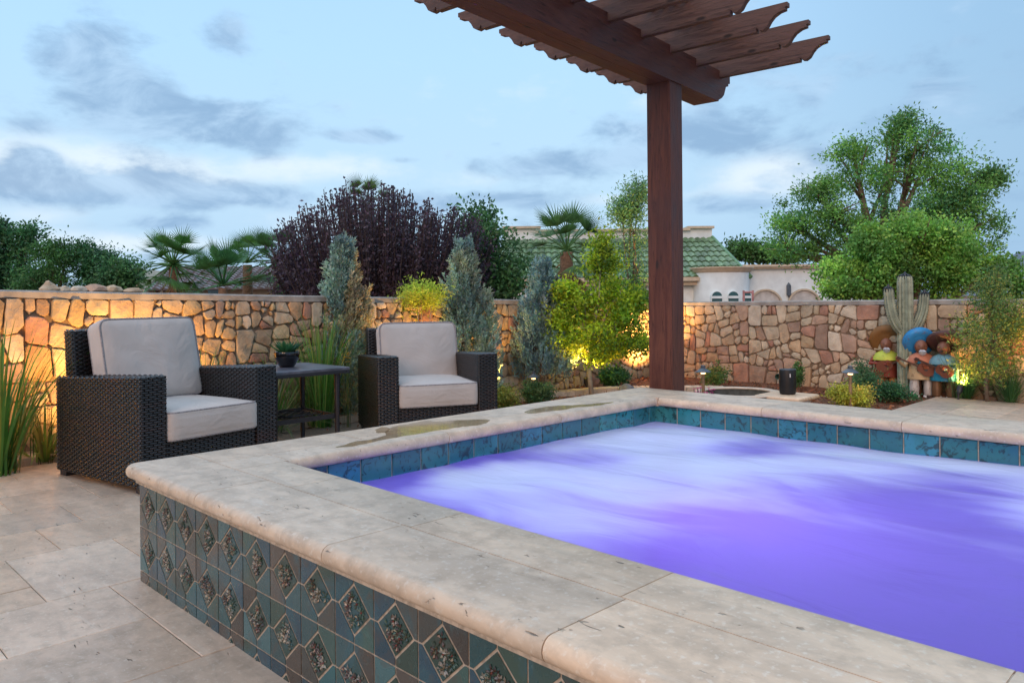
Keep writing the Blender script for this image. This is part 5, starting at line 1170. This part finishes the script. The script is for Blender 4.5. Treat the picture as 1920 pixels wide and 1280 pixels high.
def figure(label, px, dep, H, hatcol, cape, skirt, legcol, rz=0, hat_tilt=.5, hatw=.145, beard=True, guitar=True, legs_h=.26, flip=1):
    """sheet metal musician: local x to the right, -y towards the camera, total height H"""
    b = foot(px, dep, -.03); t = thing('musician_statue', label, 'statue', b, PI / 4 + rz - .42, 'painted metal musician statues'); L = legs_h * H; mt = MT['rust']
    for s in (-1, 1):
        m = MB(); m.tube([(s * .075 * H, 0, .0), (s * .085 * H, 0, .02)], [.055 * H, .055 * H], 10); pr = [(.04 * H, .02), (.075 * H, .05 * H), (.085 * H, L * .5), (.075 * H, L * 1.08)]
        m.lathe([(r * .85, z) for r, z in pr], (s * .1 * H, 0, 0), 12, legcol); m.box((s * .1 * H, -.03 * H, .014), (.07 * H, .14 * H, .024), (.04, .03, .03)); m.build('leg', mt, t, recalc=False)
    m = MB(); M_ = Matrix.Scale(.6, 4, Vector((0, 1, 0)))
    m.lathe([(.20 * H, L * .98), (.205 * H, L * 1.05), (.165 * H, .55 * H), (.14 * H, .66 * H), (.075 * H, .70 * H)], n=24, col=skirt, M=M_); m.build('body', mt, t, smooth=True, angle=50)
    m = MB(); m.lathe([(.225 * H, .555 * H), (.215 * H, .60 * H), (.16 * H, .67 * H), (.075 * H, .715 * H), (.06 * H, .72 * H)], n=20, col=cape, M=Matrix.Scale(.66, 4, Vector((0, 1, 0)))); m.build('shawl', mt, t, smooth=True, angle=50)
    m = MB(); bmh = bmesh.new(); bmesh.ops.create_icosphere(bmh, subdivisions=3, radius=1)
    for v in bmh.verts:
        x, y, z = v.co; f = max(0, -y); nose = math.exp(-((x / .16)**2 + ((z + .02) / .28)**2)) * f * .35; jaw = 1 - .25 * max(0, -z); v.co = Vector((x * .095 * H * jaw, (y - nose) * .10 * H, z * .12 * H + .80 * H))
        for sx in (-1, 1): v.co.y += .012 * H * math.exp(-(((x - sx * .38) / .17)**2 + ((z - .12) / .16)**2)) * (f > 0)
    bmh.verts.index_update(); m.add([v.co.copy() for v in bmh.verts], [tuple(v.index for v in f.verts) for f in bmh.faces], (.24, .10, .06)); bmh.free(); m.lathe([(.045 * H, .69 * H), (.045 * H, .74 * H)], n=10, col=(.14, .05, .03)); hd = m.build('head', mt, t, smooth=True, angle=60)
    m = MB()
    for s in (-1, 1): m.box((s * .03 * H, -.078 * H, .80 * H), (.026 * H, .008 * H, .012 * H), (.01, .01, .01)); m.box((s * .03 * H, -.084 * H, .822 * H), (.036 * H, .008 * H, .006 * H), (.02, .012, .01))
    m.build('eyes', mt, hd)
    if beard:
        m = MB()
        for i in range(-3, 4): m.tube([(i * .007 * H, -.10 * H, .765 * H), (i * .016 * H, -.125 * H, .74 * H), (i * .015 * H, -.12 * H, .70 * H - abs(i) * -.008 * H - .03 * H)], [.006 * H, .008 * H, .003 * H], 5, col=(.55, .55, .56))
        m.build('moustache', m_plain('pale_metal', (.55, .55, .57), .4, .3), t, recalc=False)
    else:
        m = MB(); m.tube([(-.05 * H, -.09 * H, .755 * H), (0, -.105 * H, .77 * H), (.05 * H, -.09 * H, .755 * H)], [.004 * H, .012 * H, .004 * H], 6); m.build('moustache', MT['blackmetal'], t, recalc=False)
    M2 = Matrix.Translation((0, .075 * H, .86 * H)) @ Matrix.Rotation(-hat_tilt, 4, 'X') @ Matrix.Rotation(.10 * flip, 4, 'Y'); R = hatw
    m = MB(); m.lathe([(.0, .14 * H), (.05 * H, .135 * H), (.085 * H, .02 * H), (R * .7, .002), (R * .95, .02), (R, .045), (R * .985, .049), (R * .93, .026), (R * .69, .010), (.0, .008)], n=36, col=hatcol, M=M2); h_ = m.build('sombrero', mt, t, smooth=True, angle=60)
    for s in (-1, 1):
        m = MB(); sh = Vector((s * .15 * H, 0, .62 * H)); el = Vector((s * .25 * H, -.04 * H, .50 * H)); hd_ = Vector((.02 * H, -.19 * H, .49 * H)) if s * flip < 0 else Vector((s * .36 * H, -.15 * H, .60 * H))
        m.tube([sh, sh.lerp(el, .5) + Vector((s * .01 * H, 0, 0)), el, el.lerp(hd_, .5), hd_], [.042 * H, .038 * H, .034 * H, .028 * H, .024 * H], 9, col=cape if s > 0 else skirt); m.build('sleeve', mt, t, smooth=True, angle=60)
        m = MB(); m.tube([hd_ + Vector((0, 0, -.012 * H)), hd_ + Vector((0, -.01 * H, .025 * H))], [.026 * H, .022 * H], 8, col=(.30, .09, .04))
        for q in range(5): m.tube([hd_ + Vector(((q - 2) * .011 * H, -.01 * H, .02 * H)), hd_ + Vector(((q - 2) * .014 * H, -.022 * H, .05 * H - abs(q - 1.5) * .006 * H)), hd_ + Vector(((q - 2) * .015 * H, -.008 * H, .065 * H - abs(q - 1.5) * .008 * H))], [.007 * H, .0065 * H, .004 * H], 5, col=(.34, .10, .05))
        m.build('hand', mt, t, recalc=False)
    if guitar:
        m = MB(); G = Matrix.Translation((-.02 * H * flip, -.16 * H, .47 * H)) @ Matrix.Rotation(-.42 * flip, 4, 'Y'); pl = []
        for k in range(28):
            w = 2 * PI * k / 28; c_ = math.cos(w); r_ = .105 * H * (1 + .16 * c_ * -1) * (1 - .20 * math.exp(-((abs(w - PI) - 1.75) / .35)**2)); pl.append((flip * r_ * 1.25 * c_, r_ * math.sin(w)))
        vs = [G @ Vector((x, -.02 * H, z)) for x, z in pl] + [G @ Vector((x, .02 * H, z)) for x, z in pl]; n = 28
        m.add(vs, [tuple(range(n)), tuple(range(n, 2 * n))[::-1]] + [(i, (i + 1) % n, n + (i + 1) % n, n + i) for i in range(n)], (.16, .045, .022))
        m.box(G @ Vector((flip * .24 * H, -.018 * H, 0)), (.28 * H, .016 * H, .028 * H), (.07, .03, .02), M=G.to_3x3().to_4x4()); m.box(G @ Vector((flip * .40 * H, -.018 * H, 0)), (.06 * H, .018 * H, .045 * H), (.05, .02, .015), M=G.to_3x3().to_4x4()); gt = m.build('guitar', mt, t)
        m = MB(); vs = [G @ Vector((.02 * H + .028 * H * math.cos(w), -.0215 * H, .028 * H * math.sin(w))) for w in np.linspace(0, 2 * PI, 14)[:-1]]; m.add(vs, [tuple(range(13))], (.01, .01, .01)); m.build('sound_hole', MT['blackmetal'], gt, recalc=False)
    return t
figure('metal musician statue with a brown hat and yellow green shawl, left of the cactus', 1661, 8.5, .66, (.26, .12, .035), (.48, .54, .07), (.26, .05, .03), (.55, .28, .10), 0, 1.3, .178, True, True, .28, 1)
figure('metal musician statue with a bright blue hat and cream skirt, just right of the cactus', 1726, 8.1, .66, (.03, .26, .58), (.50, .17, .09), (.58, .42, .24), (.60, .56, .52), .1, 1.25, .165, True, True, .30, -1)
figure('metal musician statue with a dark brown hat and blue skirt, rightmost of the three', 1768, 7.95, .65, (.10, .045, .04), (.16, .30, .34), (.02, .24, .38), (.17, .085, .04), -.25, .75, .170, False, True, .30, -1)

# ------------------------------------------------------------------ houses beyond the wall
def tiled_slope(m, p00, p10, p11, p01, pu, pv, amp, col, rnd):
    """barrel tiles; u along the eave, v up the slope"""
    p00, p10, p11, p01 = map(Vector, (p00, p10, p11, p01)); N = (p10 - p00).cross(p01 - p00).normalized()
    W = (p10 - p00).length; H = (p01 - p00).length; nc = int(W / pu); nr = int(H / pv)
    for r in range(nr):
        for c in range(nc):
            g_ = rnd.uniform(.7, 1.3); K = 4; vs = []
            for e_, lift in ((r / nr, .05), ((r + 1) / nr, 0)):
                for k in range(K + 1): s_ = (c + k / K) / nc; vs.append(bilin(p00, p10, p11, p01, s_, e_) + N * (amp * abs(math.sin(PI * k / K)) + lift))
            m.add(vs, [(k, k + 1, K + 2 + k, K + 1 + k) for k in range(K)] + [], tuple(v * g_ for v in col))
            m.add([vs[k] for k in range(K + 1)] + [bilin(p00, p10, p11, p01, (c + 1) / nc, r / nr), bilin(p00, p10, p11, p01, c / nc, r / nr)], [tuple(range(K + 3))[::-1]], tuple(v * .6 for v in col))
HD = 32.0; hk = HD / FPX; hb = foot(1250, HD, -.75); hs = thing('white_house', 'large white stucco house with a green tiled mansard roof behind the right wall', 'house', hb, PI / 4)
def HX(px): return (px - 1250) * hk
def HZ(py, px=1250): return 1.05 + (556.8 - (px - 1250) * .00925 - py) * hk + .75
m = MB(); m.box(((HX(930) + HX(1395)) / 2, 5, HZ(522) / 2), (HX(1395) - HX(930), 9, HZ(522))); m.build('wall', MT['stucco'], hs)
m = MB(); m.box(((HX(925) + HX(1312)) / 2, .32, HZ(531)), (HX(1312) - HX(925), .5, .16)); m.box(((HX(922) + HX(1310)) / 2, .25, HZ(523.5)), (HX(1310) - HX(922), .8, .16)); m.build('eave_moulding', MT['trim'], hs)
m = MB(); rnd = random.Random(4); y1 = 2.2
m2 = MB(); q = [(HX(925), .0, HZ(521)), (HX(1408), .0, HZ(521)), (HX(1362), y1, HZ(440)), (HX(945), y1, HZ(440))]; tiled_slope(m, *q, .30, .34, .075, (.14, .235, .125), rnd)
q2 = [(HX(1408), 0, HZ(521)), (HX(1408) + .0, 6, HZ(521)), (HX(1362), 6, HZ(440)), (HX(1362), y1, HZ(440))]; tiled_slope(m, *q2, .30, .34, .075, (.14, .235, .125), rnd)
rf = m.build('roof', MT['greentile'], hs, recalc=False)
m = MB(); m.add([(x, y + .02, z - .03) for x, y, z in q], [(0, 1, 2, 3)], (.03, .07, .03)); m.tube([(HX(1408), -.02, HZ(521)), (HX(1362), y1, HZ(440) + .05)], .09, 8, (.12, .25, .12)); m.build('ridge', MT['greentile'], rf)
m = MB()
for (a, b, top) in ((945, 1016, 417), (1016, 1314, 424), (1314, 1362, 420)): m.box(((HX(a) + HX(b)) / 2, y1 + 2, (HZ(top) + HZ(452)) / 2), (HX(b) - HX(a), 4, HZ(top) - HZ(452)))
m.build('parapet', MT['stucco'], hs)
m = MB()
for (a, b, top) in ((945, 1016, 417), (1016, 1314, 424), (1314, 1362, 420)): m.box(((HX(a) + HX(b)) / 2, y1 + 1.9, HZ(top) + .04), (HX(b) - HX(a) + .12, 4.2, .10))
m.build('parapet_cap', MT['trim'], hs)
m = MB(); cx, r = HX(1357), 52 * hk; m.lathe([(r, 0), (r, HZ(509))], (cx, .45, 0), 40); m.build('turret', MT['stucco'], hs, smooth=True, angle=40)
m = MB(); m.lathe([(r + .02, HZ(512)), (r + .10, HZ(509)), (r + .12, HZ(507)), (r + .2, HZ(504)), (r + .2, HZ(502)), (0, HZ(502))], (cx, .45, 0), 40); m.build('turret_cornice', MT['trim'], hs, smooth=True, angle=30)
def arch(w, h, n=14): return [(-w, 0), (w, 0), (w, h)] + [(w * math.cos(a_), h + w * math.sin(a_)) for a_ in np.linspace(0, PI, n)[1:-1]] + [(-w, h)]
for px in (1336, 1365, 1392):
    x = HX(px) - cx; y = .45 - math.sqrt(max(.01, r * r - x * x)); w = 10.5 * hk; zb_ = HZ(575)
    m = MB(); pl = arch(w, HZ(557) - zb_); m.prism([(HX(px) + a_, zb_ + b_) for a_, b_ in pl], 1, y - .09, y + .3); fr = m.build('window', MT['stucco'], hs)
    m = MB(); pl = arch(w * .88, HZ(557) - zb_); m.prism([(HX(px) + a_, zb_ + b_) for a_, b_ in pl], 1, y - .11, y - .05); m.build('pane', MT['glass'], fr)
    m = MB(); m.box((HX(px), y - .12, HZ(558)), (w * 1.8, .05, .10)); m.build('transom', MT['stucco'], fr)
for px in (1208, 1180): 
    m = MB(); zb_ = HZ(575); pl = arch(.22, HZ(556) - zb_); m.prism([(HX(px) + a_, zb_ + b_) for a_, b_ in pl], 1, .40, .8); m.build('window', MT['glass'], hs)
x0, x1 = HX(1409), HX(1640); m = MB(); m.box(((x0 + x1) / 2, 4.3, HZ(504) / 2), (x1 - x0, 6.6, HZ(504))); m.build('garage_wing', MT['stucco'], hs)
m = MB(); m.box(((x0 + x1) / 2, 4.3, HZ(501.5)), (x1 - x0 + .3, 7.0, .12)); m.box(((x0 + x1) / 2, 4.3, HZ(498.5)), (x1 - x0 + .45, 7.2, .10)); m.build('wing_cornice', MT['trim'], hs)
m = MB(); m.box((HX(1440), 7, HZ(487) / 2), (HX(1480) - HX(1400), 1.2, HZ(487) - .01)); m.build('rear_block', MT['stucco'], hs)
for px in (1450, 1524):
    w = 33 * hk; zc = HZ(576); m = MB(); a0 = np.linspace(0, PI, 25); vs = []
    for a_ in a0:
        for rr, yy in ((w, .99), (w, .90), (w * .90, .90), (w * .90, 1.2)): vs.append((HX(px) + rr * math.cos(a_), yy, zc + rr * math.sin(a_) * 1.0))
    m.add(vs, [(i * 4 + k, i * 4 + k + 1, i * 4 + k + 5, i * 4 + k + 4) for i in range(24) for k in range(3)]); ar = m.build('arch_trim', MT['trim'], hs)
    m = MB(); m.add([(HX(px) + w * .9 * math.cos(a_), .985, zc + w * .9 * math.sin(a_)) for a_ in a0], [tuple(range(25))]); m.build('garage_door', m_plain('garage_panel', (.50, .48, .44), .7, ns=2), hs)
m = MB(); m.box((HX(1494), .92, HZ(546)), (.16, .12, .42)); m.tube([(HX(1494), .92, HZ(546) + .2), (HX(1494), .92, HZ(546) + .34)], [.10, .01], 6); m.tube([(HX(1494), .92, HZ(546) - .2), (HX(1494), .92, HZ(546) - .32)], [.07, .01], 6); m.build('wall_lantern', MT['greymetal'], hs)
m = MB(); m.lathe([(17 * hk, 0), (17 * hk, HZ(418)), (15 * hk, HZ(411)), (9 * hk, HZ(407)), (0, HZ(406))], (HX(915), 3.5, 0), 28); m.build('rounded_parapet', MT['trim'], hs, smooth=True, angle=50)
# left house
GD = 30.0; gk = GD / FPX; gb = foot(420, GD, -.75); gs = thing('beige_house', 'beige house with a grey tiled roof behind the fan palms at the left', 'house', gb, PI / 4)
def GX(px): return (px - 420) * gk
def GZ(py): return 1.05 + (564.5 - py) * gk + .75
m = MB(); m.box(((GX(285) + GX(640)) / 2, 3.5, GZ(541) / 2), (GX(640) - GX(285), 6, GZ(541))); m.build('wall', MT['beige'], gs)
m = MB(); rnd = random.Random(6); tiled_slope(m, (GX(276), -.3, GZ(543)), (GX(650), -.3, GZ(543)), (GX(650), 3.5, GZ(497)), (GX(240), 3.5, GZ(491)), .30, .30, .06, (.22, .20, .21), rnd); m.build('roof', MT['greytile'], gs, recalc=False)
m = MB(); m.prism([(GX(200), 0), (GX(284), 0), (GX(284), GZ(543)), (GX(250), GZ(502)), (GX(212), GZ(522)), (GX(200), GZ(530))], 1, -.6, 3.2); m.build('gable', MT['beige'], gs)
m = MB(); m.box((GX(396), .42, GZ(549)), (.55, .08, .6)); w_ = m.build('window', MT['glass'], gs)
# pink pipe frame just beyond the wall
fp = thing('pipe_frame', 'pink painted pipe frame standing beyond the wall right of the arched windows', 'pipe frame', foot(1403, 13, -.75), PI / 4); k_ = 13 / FPX; zt_ = 1.05 + (555 - 544) * k_ + .75
m = MB()
for s in (-1, 1): m.tube([(s * 8.5 * k_, 0, 0), (s * 8.5 * k_, 0, zt_)], .02, 8)
m.tube([(-8.5 * k_, 0, zt_ - .03), (8.5 * k_, 0, zt_ - .03)], .017, 8); m.build('frame', m_plain('pink_paint', (.45, .20, .19), .5), fp, recalc=False)
# distant mountains
m = MB(); vs = []; prof = [(-900, 552), (1500, 551), (1780, 548), (1850, 530), (1878, 508), (1895, 480), (1908, 474), (1925, 470), (1960, 478), (2010, 470), (2080, 500), (2200, 520), (2500, 545)]
P = []
for (a, b), (c, e_) in zip(prof, prof[1:]):
    n = max(1, int((c - a) / 14))
    for k in range(n): t = k / n; P.append((a + (c - a) * t, b + (e_ - b) * t + (3.5 * noise.noise(Vector((a + (c - a) * t, 0, 0)) * .03) if b < 549 else 0)))
A0 = []
for px, py in P:
    p = at(px, py, 1300); p2 = at(px, 565, 900); p2.z = -3; p3 = p.copy(); p3 = at(px, py, 1700); p3.z = -3; A0.append((p2, p2.lerp(p, .5) + Vector((0, 0, -6 * noise.noise(Vector((px * .05, 3, 0))))), p, p3))
m.add([v for r_ in A0 for v in r_], [(i * 4 + k, i * 4 + k + 1, i * 4 + k + 5, i * 4 + k + 4) for i in range(len(A0) - 1) for k in range(3)]); tag(m.build('mountains', MT['hill'], smooth=True), kind='structure')
